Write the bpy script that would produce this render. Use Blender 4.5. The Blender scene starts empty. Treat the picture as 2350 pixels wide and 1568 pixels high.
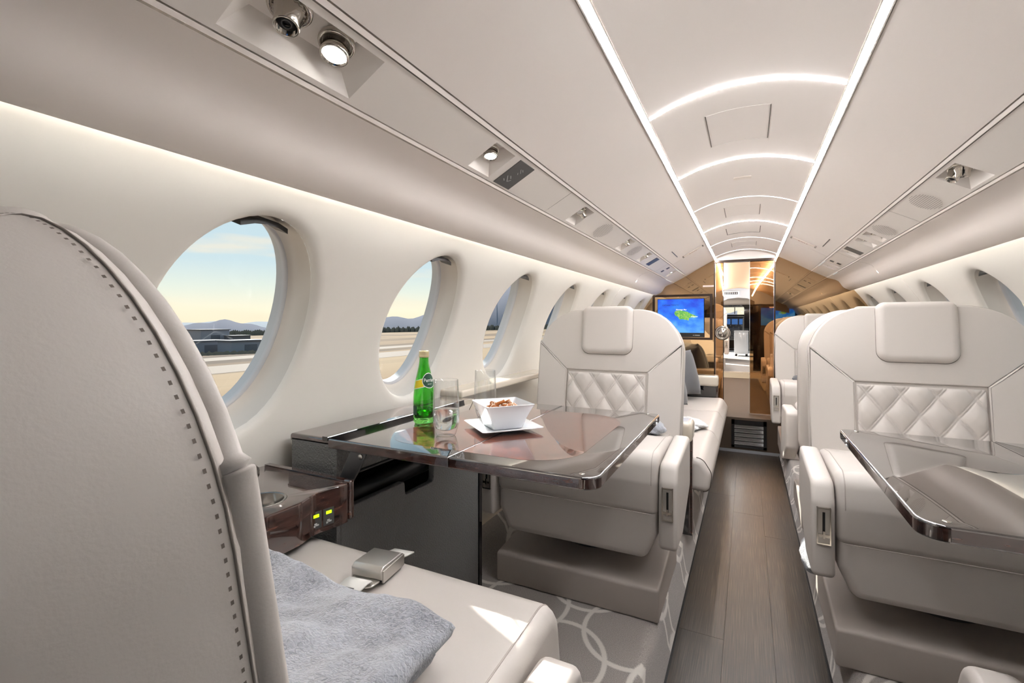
import bpy, bmesh, math, random
from mathutils import Vector, Matrix, Euler
random.seed(7)
PI = math.pi
sc = bpy.context.scene
COL = sc.collection

# ---------------------------------------------------------------- camera, sky, sun, exposure
# frame 2350 x 1568; cabin axis vanishes at pixel (1716, 741); focal length about 1080 px
FPX = 1080.0
YAW = math.atan2(541.0, FPX)
cam_d = bpy.data.cameras.new('camera'); cam = bpy.data.objects.new('camera', cam_d); COL.objects.link(cam)
cam_d.sensor_width = 36.0; cam_d.lens = FPX / 2350.0 * 36.0
cam_d.shift_y = -43.0 / 2350.0
cam_d.clip_start = 0.02; cam_d.clip_end = 20000
cam.location = (0, 0, 1.2); cam.rotation_euler = (PI / 2, 0, YAW)
sc.camera = cam

world = bpy.data.worlds.new('sky'); sc.world = world; world.use_nodes = True
wn = world.node_tree.nodes; wl = world.node_tree.links; wn.clear()
wo = wn.new('ShaderNodeOutputWorld'); bg = wn.new('ShaderNodeBackground')
tc = wn.new('ShaderNodeTexCoord'); sx = wn.new('ShaderNodeSeparateXYZ'); cr = wn.new('ShaderNodeValToRGB')
wl.new(tc.outputs['Generated'], sx.inputs[0]); wl.new(sx.outputs['Z'], cr.inputs[0])
nz = wn.new('ShaderNodeTexNoise'); mp = wn.new('ShaderNodeMapping'); mp.inputs['Scale'].default_value = (2, 2, 14)
wl.new(tc.outputs['Generated'], mp.inputs[0]); wl.new(mp.outputs[0], nz.inputs['Vector']); nz.inputs['Scale'].default_value = 1.6; nz.inputs['Detail'].default_value = 5
cl = wn.new('ShaderNodeValToRGB'); cl.color_ramp.elements[0].position = .57; cl.color_ramp.elements[1].position = .72
wl.new(nz.outputs['Fac'], cl.inputs[0])
e = cr.color_ramp.elements
e[0].position = 0.0; e[0].color = (.92, .82, .60, 1)
e[1].position = 1.0; e[1].color = (.22, .42, .62, 1)
for p, c in ((.025, (.94, .87, .67)), (.065, (.76, .82, .73)), (.115, (.58, .72, .77)), (.25, (.50, .66, .76)), (.5, (.38, .57, .71))):
    k = e.new(p); k.color = (*c, 1)
mx = wn.new('ShaderNodeMix'); mx.data_type = 'RGBA'; mx.inputs[7].default_value = (.95, .80, .60, 1)
ml = wn.new('ShaderNodeMath'); ml.operation = 'MULTIPLY'; ml.inputs[1].default_value = .55
wl.new(cl.outputs[0], ml.inputs[0]); wl.new(ml.outputs[0], mx.inputs[0]); wl.new(cr.outputs[0], mx.inputs[6])
wl.new(mx.outputs[2], bg.inputs[0]); bg.inputs[1].default_value = .82
wl.new(bg.outputs[0], wo.inputs[0])

SUN_DIR = Vector((.67, -.56, -.535)).normalized()
sun_d = bpy.data.lights.new('sun', 'SUN'); sun = bpy.data.objects.new('sun', sun_d); COL.objects.link(sun)
sun_d.energy = 9.0; sun_d.angle = .009; sun_d.color = (1, .95, .86)
sun.rotation_euler = SUN_DIR.to_track_quat('-Z', 'Y').to_euler(); sun.location = (-6, 3, 7)

vs = sc.view_settings
vs.view_transform = 'Standard'; vs.look = 'None'; vs.gamma = 1.0; vs.exposure = 0.52
vs.use_curve_mapping = False
LED_POWER = 64.0
COVE_POWER = 30.0

# ---------------------------------------------------------------- materials
def lin(c):
    return tuple((x / 255 / 12.92 if x / 255 <= .04045 else ((x / 255 + .055) / 1.055) ** 2.4) for x in c)
M = {}
def mat(name, rgb, rough=.5, metal=0.0, bump=None, coat=0.0, spec=.5, sheen=0.0, trans=0.0, ior=1.5, emit=None, coat_rough=.03):
    m = bpy.data.materials.new(name); m.use_nodes = True; M[name] = m
    b = m.node_tree.nodes['Principled BSDF']; c = (*lin(rgb), 1)
    b.inputs['Base Color'].default_value = c; b.inputs['Roughness'].default_value = rough
    b.inputs['Metallic'].default_value = metal; b.inputs['IOR'].default_value = ior
    b.inputs['Specular IOR Level'].default_value = spec
    b.inputs['Coat Weight'].default_value = coat; b.inputs['Coat Roughness'].default_value = coat_rough
    b.inputs['Sheen Weight'].default_value = sheen; b.inputs['Transmission Weight'].default_value = trans
    if emit:
        b.inputs['Emission Color'].default_value = (*lin(emit[0]), 1); b.inputs['Emission Strength'].default_value = emit[1]
    if bump:
        N = m.node_tree.nodes; L = m.node_tree.links
        t = N.new('ShaderNodeTexCoord'); n = N.new('ShaderNodeTexNoise'); n.inputs['Scale'].default_value = bump[0]; n.inputs['Detail'].default_value = 3
        bp = N.new('ShaderNodeBump'); bp.inputs['Strength'].default_value = bump[1]; bp.inputs['Distance'].default_value = bump[2]
        L.new(t.outputs['Object'], n.inputs['Vector']); L.new(n.outputs['Fac'], bp.inputs['Height']); L.new(bp.outputs[0], b.inputs['Normal'])
    return m
mat('leather', (205, 198, 192), .42, bump=(420, .12, .0012), spec=.45)
mat('leather_taupe', (184, 175, 168), .45, bump=(420, .12, .0012), spec=.4)
mat('headliner', (240, 232, 226), .55, bump=(900, .05, .0006))
mat('wall_cloth', (224, 220, 213), .5, bump=(700, .06, .0006))
mat('psu_paint', (238, 232, 226), .4)
mat('seam', (92, 84, 76), .7)
mat('stitch', (158, 150, 142), .7)
mat('thread', (112, 102, 94), .8)
mat('black_plastic', (14, 14, 16), .35)
mat('black_gloss', (9, 8, 10), .08, coat=1.0)
mat('black_leather', (122, 122, 121), .42, bump=(210, 1.0, .004), spec=.6)
mat('chrome', (205, 200, 192), .12, metal=1)
mat('steel', (214, 211, 206), .38, metal=1)
mat('cup_steel', (150, 147, 142), .2, metal=1)
mat('dark_metal', (86, 86, 88), .4, metal=.4)
mat('porcelain', (240, 242, 246), .12, coat=.6)
mat('cream_gloss', (226, 216, 200), .18, coat=.4)
mat('bronze_mirror', (196, 168, 132), .02, metal=1)
mat('bronze_trim', (60, 46, 38), .2, metal=.5)
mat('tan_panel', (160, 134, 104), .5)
mat('grey_panel', (150, 152, 156), .5)
mat('reveal', (206, 200, 192), .35)
mat('glass', (255, 255, 255), .0, trans=1.0, ior=1.48)
mat('water', (250, 255, 255), .0, trans=1.0, ior=1.33)
mat('green_glass', (128, 222, 108), .02, trans=1.0, ior=1.5)
mat('green_water', (120, 225, 90), .0, trans=1.0, ior=1.33)
mat('label_green', (22, 70, 48), .4)
mat('label_yellow', (238, 214, 30), .4)
mat('label_white', (244, 244, 240), .4)
mat('cap_gold', (214, 200, 160), .3, metal=.7)
mat('pretzel', (170, 98, 42), .4, bump=(300, .2, .001), coat=.3)
mat('icing', (240, 226, 206), .4)
mat('sheet_grey', (196, 196, 198), .6)
mat('belt_web', (228, 226, 220), .7, bump=(900, .3, .001))
mat('screen_black', (10, 11, 14), .15)
mat('key_green', (190, 255, 20), .4, emit=((170, 255, 10), 1.6))
mat('icon_grey', (176, 178, 178), .6)
mat('led', (255, 255, 255), .5, emit=((252, 251, 252), LED_POWER))
mat('led_thin', (255, 255, 255), .5, emit=((252, 251, 252), LED_POWER * .03))
mat('cove_led', (255, 255, 255), .5, emit=((252, 252, 248), COVE_POWER))
mat('lamp_lens', (255, 255, 255), .3, emit=((255, 253, 248), 12.0))
mat('pillow_grey', (92, 94, 98), .9, bump=(260, .5, .002), sheen=.4)
mat('fur_white', (238, 238, 238), .95, bump=(180, 1.0, .006), sheen=.5)
mat('sign_dark', (70, 70, 70), .35)
mat('hazard_red', (150, 40, 30), .5)
mat('placard', (236, 226, 216), .5)
mat('cockpit_grey', (206, 207, 208), .6)
mat('cockpit_panel', (128, 132, 140), .5)
mat('instrument', (40, 60, 90), .3, emit=((70, 120, 190), .5))
mat('knob_white', (225, 225, 222), .5)
mat('hangar', (128, 130, 140), .8)
mat('hangar_dark', (92, 93, 100), .8)
mat('foliage', (46, 48, 46), 1.0, spec=0)
mat('mountain_haze', (112, 114, 124), 1.0, spec=0)  # pale bluish tone carries the distance haze in the colour
mat('mountain_far_haze', (142, 147, 154), 1.0, spec=0)  # farther range, paler: its haze is mixed into the base colour

def nodes(m):
    return m.node_tree.nodes, m.node_tree.links, m.node_tree.nodes['Principled BSDF']
def ramp(N, stops):
    r = N.new('ShaderNodeValToRGB'); el = r.color_ramp.elements
    el[0].position = stops[0][0]; el[0].color = (*lin(stops[0][1]), 1); el[1].position = stops[-1][0]; el[1].color = (*lin(stops[-1][1]), 1)
    for p, c in stops[1:-1]:
        k = el.new(p); k.color = (*lin(c), 1)
    return r
# window glazing: thin pane, clear with a weak reflection
m = bpy.data.materials.new('pane'); m.use_nodes = True; M['pane'] = m; N = m.node_tree.nodes; L = m.node_tree.links; N.clear()
o = N.new('ShaderNodeOutputMaterial'); tr = N.new('ShaderNodeBsdfTransparent'); gl = N.new('ShaderNodeBsdfGlossy'); mi = N.new('ShaderNodeMixShader')
tr.inputs[0].default_value = (.95, .96, .95, 1); gl.inputs['Roughness'].default_value = .02; mi.inputs[0].default_value = .012
L.new(tr.outputs[0], mi.inputs[1]); L.new(gl.outputs[0], mi.inputs[2]); L.new(mi.outputs[0], o.inputs[0])
# drinking glass wall: clear, reflecting more at glancing angles
m = bpy.data.materials.new('thin_glass'); m.use_nodes = True; M['thin_glass'] = m; N = m.node_tree.nodes; L = m.node_tree.links; N.clear()
o = N.new('ShaderNodeOutputMaterial'); tr = N.new('ShaderNodeBsdfTransparent'); gl = N.new('ShaderNodeBsdfGlossy'); mi = N.new('ShaderNodeMixShader'); fz = N.new('ShaderNodeLayerWeight'); fz.inputs[0].default_value = .5; pw_ = N.new('ShaderNodeMath'); pw_.operation = 'POWER'; pw_.inputs[1].default_value = 3.5; ms_ = N.new('ShaderNodeMath'); ms_.operation = 'MULTIPLY_ADD'; ms_.inputs[1].default_value = .95; ms_.inputs[2].default_value = .05; L.new(fz.outputs['Facing'], pw_.inputs[0]); L.new(pw_.outputs[0], ms_.inputs[0])
tr.inputs[0].default_value = (.98, .985, .985, 1); gl.inputs['Roughness'].default_value = .01
L.new(ms_.outputs[0], mi.inputs[0]); L.new(tr.outputs[0], mi.inputs[1]); L.new(gl.outputs[0], mi.inputs[2]); L.new(mi.outputs[0], o.inputs[0])
# bronze tinted door glass: half mirror
m = bpy.data.materials.new('bronze_glass'); m.use_nodes = True; M['bronze_glass'] = m; N = m.node_tree.nodes; L = m.node_tree.links; N.clear()
o = N.new('ShaderNodeOutputMaterial'); tr = N.new('ShaderNodeBsdfTransparent'); gl = N.new('ShaderNodeBsdfGlossy'); mi = N.new('ShaderNodeMixShader')
tr.inputs[0].default_value = (*lin((226, 200, 168)), 1); gl.inputs[0].default_value = (*lin((214, 186, 150)), 1); gl.inputs['Roughness'].default_value = .02; mi.inputs[0].default_value = .28
L.new(tr.outputs[0], mi.inputs[1]); L.new(gl.outputs[0], mi.inputs[2]); L.new(mi.outputs[0], o.inputs[0])
# burl veneer under gloss lacquer
m = mat('burl', (110, 60, 40), .12, coat=1.0, ior=1.6, coat_rough=.015); N, L, b = nodes(m)
b.inputs['Coat IOR'].default_value = 2.3
t = N.new('ShaderNodeTexCoord'); n1 = N.new('ShaderNodeTexNoise'); n1.inputs['Scale'].default_value = 22; n1.inputs['Detail'].default_value = 8; n1.inputs['Distortion'].default_value = 2.5
r = ramp(N, [(.3, (34, 16, 13)), (.48, (88, 42, 30)), (.6, (118, 62, 42)), (.75, (54, 26, 20))])
L.new(t.outputs['Object'], n1.inputs['Vector']); L.new(n1.outputs['Fac'], r.inputs[0]); L.new(r.outputs[0], b.inputs['Base Color'])
# dark lacquered wood
m = mat('dark_wood', (40, 26, 24), .12, coat=1.0, coat_rough=.015); N, L, b = nodes(m)
b.inputs['Coat IOR'].default_value = 1.9
t = N.new('ShaderNodeTexCoord'); mp_ = N.new('ShaderNodeMapping'); mp_.inputs['Scale'].default_value = (30, 30, 160); n1 = N.new('ShaderNodeTexNoise'); n1.inputs['Scale'].default_value = 1; n1.inputs['Detail'].default_value = 4
r = ramp(N, [(.35, (26, 17, 16)), (.6, (74, 47, 40)), (.8, (108, 72, 60))])
L.new(t.outputs['Object'], mp_.inputs[0]); L.new(mp_.outputs[0], n1.inputs['Vector']); L.new(n1.outputs['Fac'], r.inputs[0]); L.new(r.outputs[0], b.inputs['Base Color'])
mat('table_lacquer', (24, 20, 20), .1, coat=1.0, coat_rough=.015); M['table_lacquer'].node_tree.nodes['Principled BSDF'].inputs['Coat IOR'].default_value = 2.5
# aisle plank: fine streaks along the cabin
m = mat('plank', (70, 60, 52), .38, spec=.5); N, L, b = nodes(m)
t = N.new('ShaderNodeTexCoord'); mp_ = N.new('ShaderNodeMapping'); mp_.inputs['Scale'].default_value = (420, 5, 1)
n1 = N.new('ShaderNodeTexNoise'); n1.inputs['Scale'].default_value = 1; n1.inputs['Detail'].default_value = 4
n2 = N.new('ShaderNodeTexNoise'); n2.inputs['Scale'].default_value = 3.5
r = ramp(N, [(.25, (30, 26, 23)), (.5, (58, 50, 43)), (.75, (98, 86, 73))]); mxx = N.new('ShaderNodeMix'); mxx.data_type = 'RGBA'; mxx.blend_type = 'MULTIPLY'; mxx.inputs[0].default_value = .6
r2 = ramp(N, [(.3, (170, 165, 158)), (.7, (255, 250, 240))])
L.new(t.outputs['Object'], mp_.inputs[0]); L.new(mp_.outputs[0], n1.inputs['Vector']); L.new(t.outputs['Object'], n2.inputs['Vector'])
L.new(n1.outputs['Fac'], r.inputs[0]); L.new(n2.outputs['Fac'], r2.inputs[0]); L.new(r.outputs[0], mxx.inputs[6]); L.new(r2.outputs[0], mxx.inputs[7]); L.new(mxx.outputs[2], b.inputs['Base Color'])
bp = N.new('ShaderNodeBump'); bp.inputs['Strength'].default_value = .25; bp.inputs['Distance'].default_value = .001; L.new(n1.outputs['Fac'], bp.inputs['Height']); L.new(bp.outputs[0], b.inputs['Normal'])
# carpet with a woven lattice of interlaced circles
def carpet(name, base, line, cell):
    m = mat(name, base, .95, sheen=.3, spec=.1); N, L, b = nodes(m)
    t = N.new('ShaderNodeTexCoord'); sp = N.new('ShaderNodeSeparateXYZ'); L.new(t.outputs['Object'], sp.inputs[0])
    wob = N.new('ShaderNodeTexNoise'); wob.inputs['Scale'].default_value = 300; L.new(t.outputs['Object'], wob.inputs['Vector'])
    def math_(op, a, bb=None):
        q = N.new('ShaderNodeMath'); q.operation = op
        for i, v in enumerate((a, bb)):
            if v is None: continue
            if isinstance(v, (int, float)): q.inputs[i].default_value = v
            else: L.new(v, q.inputs[i])
        return q.outputs[0]
    su = math_('ADD', sp.outputs['X'], sp.outputs['Z'])
    u = math_('PINGPONG', math_('DIVIDE', su, cell), .5); v = math_('PINGPONG', math_('DIVIDE', sp.outputs['Y'], cell * 1.15), .5)
    def ring(cx, cy, rad):
        dx = math_('SUBTRACT', u, cx); dy = math_('SUBTRACT', v, cy)
        d = math_('SQRT', math_('ADD', math_('MULTIPLY', dx, dx), math_('MULTIPLY', dy, dy)))
        return math_('ABSOLUTE', math_('SUBTRACT', d, rad))
    g = math_('MINIMUM', ring(0, 0, .40), ring(.5, .5, .40))
    g = math_('ADD', g, math_('MULTIPLY', math_('SUBTRACT', wob.outputs['Fac'], .5), .02))
    ms = N.new('ShaderNodeMapRange'); ms.inputs[1].default_value = .014; ms.inputs[2].default_value = .026; ms.inputs[3].default_value = 1; ms.inputs[4].default_value = 0
    L.new(g, ms.inputs[0])
    nn = N.new('ShaderNodeTexNoise'); nn.inputs['Scale'].default_value = 420; nn.inputs['Detail'].default_value = 3; L.new(t.outputs['Object'], nn.inputs['Vector'])
    rb = ramp(N, [(.3, tuple(x * .8 for x in base)), (.7, tuple(min(255, x * 1.12) for x in base))]); L.new(nn.outputs['Fac'], rb.inputs[0])
    mxx = N.new('ShaderNodeMix'); mxx.data_type = 'RGBA'; mxx.inputs[7].default_value = (*lin(line), 1)
    L.new(ms.outputs[0], mxx.inputs[0]); L.new(rb.outputs[0], mxx.inputs[6]); L.new(mxx.outputs[2], b.inputs['Base Color'])
    bp = N.new('ShaderNodeBump'); bp.inputs['Strength'].default_value = .6; bp.inputs['Distance'].default_value = .003; L.new(nn.outputs['Fac'], bp.inputs['Height']); L.new(bp.outputs[0], b.inputs['Normal'])
carpet('carpet', (164, 157, 152), (222, 217, 210), .40)
mat('carpet_plain', (150, 148, 146), .95, bump=(300, .6, .003))
mat('carpet_brown', (82, 68, 55), .8, bump=(500, .4, .002))
# fluffy blanket
m = mat('fleece', (152, 155, 162), .95, sheen=.8, spec=.1); N, L, b = nodes(m)
t = N.new('ShaderNodeTexCoord'); n1 = N.new('ShaderNodeTexNoise'); n1.inputs['Scale'].default_value = 170; n1.inputs['Detail'].default_value = 5; n1.inputs['Distortion'].default_value = 1.2
n2 = N.new('ShaderNodeTexNoise'); n2.inputs['Scale'].default_value = 14; n2.inputs['Detail'].default_value = 3
r = ramp(N, [(.3, (116, 119, 128)), (.5, (170, 174, 183)), (.72, (208, 212, 220))]); ad = N.new('ShaderNodeMath'); ad.operation = 'ADD'; sb = N.new('ShaderNodeMath'); sb.operation = 'MULTIPLY'; sb.inputs[1].default_value = .5
L.new(t.outputs['Object'], n1.inputs['Vector']); L.new(t.outputs['Object'], n2.inputs['Vector']); L.new(n1.outputs['Fac'], ad.inputs[0]); L.new(n2.outputs['Fac'], ad.inputs[1]); L.new(ad.outputs[0], sb.inputs[0])
L.new(sb.outputs[0], r.inputs[0]); L.new(r.outputs[0], b.inputs['Base Color'])
bp = N.new('ShaderNodeBump'); bp.inputs['Strength'].default_value = .9; bp.inputs['Distance'].default_value = .006; L.new(n1.outputs['Fac'], bp.inputs['Height']); L.new(bp.outputs[0], b.inputs['Normal'])
# map screen: sea with depth changes and a green island (coordinates run over the mesh, -1..1)
m = mat('map_screen', (20, 20, 30), .2); N, L, b = nodes(m)
t = N.new('ShaderNodeTexCoord'); sp = N.new('ShaderNodeSeparateXYZ'); L.new(t.outputs['UV'], sp.inputs[0])
n1 = N.new('ShaderNodeTexNoise'); n1.inputs['Scale'].default_value = 3.0; n1.inputs['Detail'].default_value = 4; L.new(t.outputs['UV'], n1.inputs['Vector'])
r = ramp(N, [(.25, (20, 60, 215)), (.5, (30, 120, 245)), (.72, (90, 170, 250))]); ad = N.new('ShaderNodeMath'); ad.operation = 'MULTIPLY_ADD'; ad.inputs[1].default_value = -.35; L.new(sp.outputs['Y'], ad.inputs[0])
ad2 = N.new('ShaderNodeMath'); ad2.operation = 'ADD'; ad2.inputs[1].default_value = .2; L.new(n1.outputs['Fac'], ad2.inputs[0]); L.new(ad2.outputs[0], ad.inputs[2]); L.new(ad.outputs[0], r.inputs[0])
L.new(r.outputs[0], b.inputs['Emission Color']); b.inputs['Emission Strength'].default_value = .8
m = mat('map_island', (60, 130, 50), .5); N, L, b = nodes(m)
t = N.new('ShaderNodeTexCoord'); n1 = N.new('ShaderNodeTexNoise'); n1.inputs['Scale'].default_value = 60; n1.inputs['Detail'].default_value = 5; L.new(t.outputs['Object'], n1.inputs['Vector'])
r = ramp(N, [(.3, (50, 110, 60)), (.5, (100, 160, 70)), (.7, (190, 170, 100))]); L.new(n1.outputs['Fac'], r.inputs[0]); L.new(r.outputs[0], b.inputs['Emission Color']); b.inputs['Emission Strength'].default_value = .75
mat('map_text', (20, 20, 20), .5, emit=((60, 60, 70), .2)); mat('map_text_white', (255, 255, 255), .5, emit=((250, 250, 250), .7))
# airfield ground
m = mat('airfield', (190, 160, 125), .95, spec=.1); N, L, b = nodes(m)
t = N.new('ShaderNodeTexCoord'); mp_ = N.new('ShaderNodeMapping'); mp_.inputs['Scale'].default_value = (.028, .004, 1); n1 = N.new('ShaderNodeTexNoise'); n1.inputs['Scale'].default_value = 1; n1.inputs['Detail'].default_value = 5
r = ramp(N, [(.36, (70, 58, 50)), (.46, (104, 86, 69)), (.52, (124, 104, 82)), (.6, (132, 114, 91)), (.68, (84, 70, 60))])
L.new(t.outputs['Object'], mp_.inputs[0]); L.new(mp_.outputs[0], n1.inputs['Vector']); L.new(n1.outputs['Fac'], r.inputs[0]); L.new(r.outputs[0], b.inputs['Base Color'])
mat('taxiway', (90, 77, 68), .9)

# ---------------------------------------------------------------- helpers
def mesh_obj(name, verts, faces, m, parent=None, smooth=True, loc=None, rot=None):
    me = bpy.data.meshes.new(name); me.from_pydata([tuple(v) for v in verts], [], faces); me.update()
    if m: me.materials.append(M[m])
    if smooth:
        for p in me.polygons: p.use_smooth = True
    o = bpy.data.objects.new(name, me); COL.objects.link(o)
    if parent: o.parent = parent
    if loc: o.location = loc
    if rot: o.rotation_euler = rot
    return o
def empty(name, loc=(0, 0, 0), rz=0):
    o = bpy.data.objects.new(name, None); COL.objects.link(o); o.location = loc; o.rotation_euler = (0, 0, rz); o.empty_display_size = .05
    return o
def tag(o, label=None, cat=None, group=None, kind=None):
    if label: o['label'] = label
    if cat: o['category'] = cat
    if group: o['group'] = group
    if kind: o['kind'] = kind
    return o
def struct(o):
    o['kind'] = 'structure'; return o
def copy_tree(o, parent=None):
    c = o.copy(); COL.objects.link(c); c.parent = parent
    for ch in list(o.children): copy_tree(ch, c)
    return c
class MB:
    """collects shapes into one mesh"""
    def __init__(s): s.v = []; s.f = []
    def add(s, v, f):
        n = len(s.v); s.v += [tuple(x) for x in v]; s.f += [tuple(i + n for i in q) for q in f]; return s
    def box(s, x0, x1, y0, y1, z0, z1):
        return s.add([(x0, y0, z0), (x1, y0, z0), (x1, y1, z0), (x0, y1, z0), (x0, y0, z1), (x1, y0, z1), (x1, y1, z1), (x0, y1, z1)],
                     [(0, 3, 2, 1), (4, 5, 6, 7), (0, 1, 5, 4), (1, 2, 6, 5), (2, 3, 7, 6), (3, 0, 4, 7)])
    def build(s, name, m, parent=None, smooth=False, loc=None, rot=None): return mesh_obj(name, s.v, s.f, m, parent, smooth, loc, rot)
def roundpoly(pts, rad, seg=6):
    out = []; n = len(pts)
    if not isinstance(rad, (list, tuple)): rad = [rad] * n
    for i in range(n):
        p0 = Vector(pts[i - 1]); p = Vector(pts[i]); p1 = Vector(pts[(i + 1) % n]); r = rad[i]
        if r <= 1e-6: out.append(tuple(p)); continue
        a = (p0 - p); b = (p1 - p); la, lb = a.length, b.length; a.normalize(); b.normalize()
        half = math.acos(max(-1, min(1, a.dot(b)))) / 2
        t = min(r / math.tan(half), la * .49, lb * .49); r2 = t * math.tan(half)
        c = p + (a + b).normalized() * (r2 / math.sin(half))
        s = p + a * t; e2 = p + b * t
        a0 = math.atan2(s.y - c.y, s.x - c.x); a1 = math.atan2(e2.y - c.y, e2.x - c.x); d = a1 - a0
        while d > PI: d -= 2 * PI
        while d < -PI: d += 2 * PI
        for k in range(seg + 1):
            g = a0 + d * k / seg; out.append((c.x + r2 * math.cos(g), c.y + r2 * math.sin(g)))
    return out
def inset(ol, d):
    n = len(ol); out = []
    A = sum(ol[i][0] * ol[(i + 1) % n][1] - ol[(i + 1) % n][0] * ol[i][1] for i in range(n)); sg = 1 if A > 0 else -1
    for i in range(n):
        p = Vector(ol[i]); a = p - Vector(ol[i - 1]); b = Vector(ol[(i + 1) % n]) - p
        if a.length < 1e-9: a = b
        if b.length < 1e-9: b = a
        a.normalize(); b.normalize()
        na = Vector((-a.y, a.x)) * sg; nb = Vector((-b.y, b.x)) * sg; nn = na + nb
        if nn.length < 1e-6: nn = na
        nn.normalize(); k = max(.4, nn.dot(na))
        out.append((p.x + nn.x * d / k, p.y + nn.y * d / k))
    return out
def prism_data(ol, a, b, r0, r1, n=4, crown0=0, crown1=0):
    """loft of an outline from depth a to depth b, edges rounded r0 at a and r1 at b; returns (u, v, w) verts"""
    loops = []
    cx = sum(p[0] for p in ol) / len(ol); cy = sum(p[1] for p in ol) / len(ol)
    def crowned(r, at, sg, crown):
        base = inset(ol, r); res = []
        for s in (.25, .5, .75, .92):
            res.append(([(cx + (p[0] - cx) * s, cy + (p[1] - cy) * s) for p in base], at + sg * crown * (1 - s ** 2.2)))
        return res
    if crown0: loops += crowned(r0, a, -1 if b > a else 1, crown0)
    if r0 > .0045 and not crown0: loops.append(([(cx + (p[0] - cx) * .985, cy + (p[1] - cy) * .985) for p in inset(ol, r0)], a))
    k0 = n if r0 > 0 else 0
    for k in range(k0 + 1):
        g = PI / 2 * k / max(1, k0) if k0 else PI / 2
        loops.append((inset(ol, r0 * (1 - math.sin(g))) if r0 else list(ol), a + (1 if b > a else -1) * r0 * (1 - math.cos(g))))
    for k in range((n if r1 > 0 else 0) + 1):
        g = PI / 2 * (1 - k / n) if r1 else PI / 2
        loops.append((inset(ol, r1 * (1 - math.sin(g))) if r1 else list(ol), b - (1 if b > a else -1) * r1 * (1 - math.cos(g))))
    if r1 > .0045 and not crown1: loops.append(([(cx + (p[0] - cx) * .985, cy + (p[1] - cy) * .985) for p in inset(ol, r1)], b))
    if crown1: loops += list(reversed(crowned(r1, b, 1 if b > a else -1, crown1)))
    v = []; f = []; m_ = len(ol)
    for lp, w in loops: v += [(p[0], p[1], w) for p in lp]
    for i in range(len(loops) - 1):
        for j in range(m_):
            j2 = (j + 1) % m_; f.append((i * m_ + j, i * m_ + j2, (i + 1) * m_ + j2, (i + 1) * m_ + j))
    f.append(tuple(reversed(range(m_)))); f.append(tuple(range((len(loops) - 1) * m_, len(loops) * m_)))
    return v, f
AX = {'x': lambda u, v, w: (w, u, v), 'y': lambda u, v, w: (u, w, v), 'z': lambda u, v, w: (u, v, w)}
def prism(name, ol, a, b, r, m, parent=None, axis='x', n=4, r1=None, crown0=0, crown1=0, tf=None, loc=None, rot=None, smooth=True):
    v, f = prism_data(ol, a, b, r, r if r1 is None else r1, n, crown0, crown1)
    g = tf or AX[axis]
    o = mesh_obj(name, [g(*q) for q in v], f, m, parent, smooth, loc, rot)
    bm = bmesh.new(); bm.from_mesh(o.data); bmesh.ops.recalc_face_normals(bm, faces=bm.faces); bm.to_mesh(o.data); bm.free()
    if smooth:
        for p in o.data.polygons: p.use_smooth = True
    return o
def rbox(name, c, s, r, m, parent=None, n=3, loc=None, rot=None):
    x, y, z = s[0] / 2, s[1] / 2, s[2] / 2; r = min(r, x * .98, y * .98, z * .98)
    ol = roundpoly([(-x, -y), (x, -y), (x, y), (-x, y)], r, n + 1)
    v, f = prism_data(ol, -z, z, r, r, n)
    o = mesh_obj(name, [(q[0] + c[0], q[1] + c[1], q[2] + c[2]) for q in v], f, m, parent, True, loc, rot)
    return o
def lathe_data(prof, seg=32, closed=False):
    v = []; f = []
    for r, z in prof:
        for k in range(seg):
            g = 2 * PI * k / seg; v.append((r * math.cos(g), r * math.sin(g), z))
    n = len(prof)
    for i in range(n - (0 if closed else 1)):
        i2 = (i + 1) % n
        for k in range(seg):
            k2 = (k + 1) % seg; f.append((i * seg + k, i * seg + k2, i2 * seg + k2, i2 * seg + k))
    return v, f
def lathe(name, prof, m, parent=None, seg=32, closed=False, loc=None, rot=None):
    v, f = lathe_data(prof, seg, closed)
    if not closed:
        if prof[0][0] > 1e-5: f.append(tuple(reversed(range(seg))))
        if prof[-1][0] > 1e-5: f.append(tuple(range((len(prof) - 1) * seg, len(prof) * seg)))
    o = mesh_obj(name, v, f, m, parent, True, loc, rot)
    bm = bmesh.new(); bm.from_mesh(o.data); bmesh.ops.remove_doubles(bm, verts=bm.verts, dist=1e-6); bmesh.ops.recalc_face_normals(bm, faces=bm.faces); bm.to_mesh(o.data); bm.free()
    for p in o.data.polygons: p.use_smooth = True
    return o
def tube_data(path, r, seg=8, closed=False):
    P = [Vector(p) for p in path]; n = len(P); v = []; f = []; up = None
    for i in range(n):
        if closed: t = P[(i + 1) % n] - P[i - 1]
        else: t = P[min(i + 1, n - 1)] - P[max(i - 1, 0)]
        t.normalize()
        if up is None: up = Vector((0, 0, 1)) if abs(t.z) < .9 else Vector((1, 0, 0))
        s = t.cross(up).normalized(); up = s.cross(t).normalized()
        for k in range(seg):
            g = 2 * PI * k / seg; v.append(P[i] + (s * math.cos(g) + up * math.sin(g)) * r)
    for i in range(n - (0 if closed else 1)):
        i2 = (i + 1) % n
        for k in range(seg):
            k2 = (k + 1) % seg; f.append((i * seg + k, i2 * seg + k, i2 * seg + k2, i * seg + k2))
    if not closed: f.append(tuple(range(seg))); f.append(tuple(reversed(range((n - 1) * seg, n * seg))))
    return v, f
def tube(name, path, r, m, parent=None, seg=8, closed=False, loc=None, rot=None):
    v, f = tube_data(path, r, seg, closed); return mesh_obj(name, v, f, m, parent, True, loc, rot)
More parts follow.
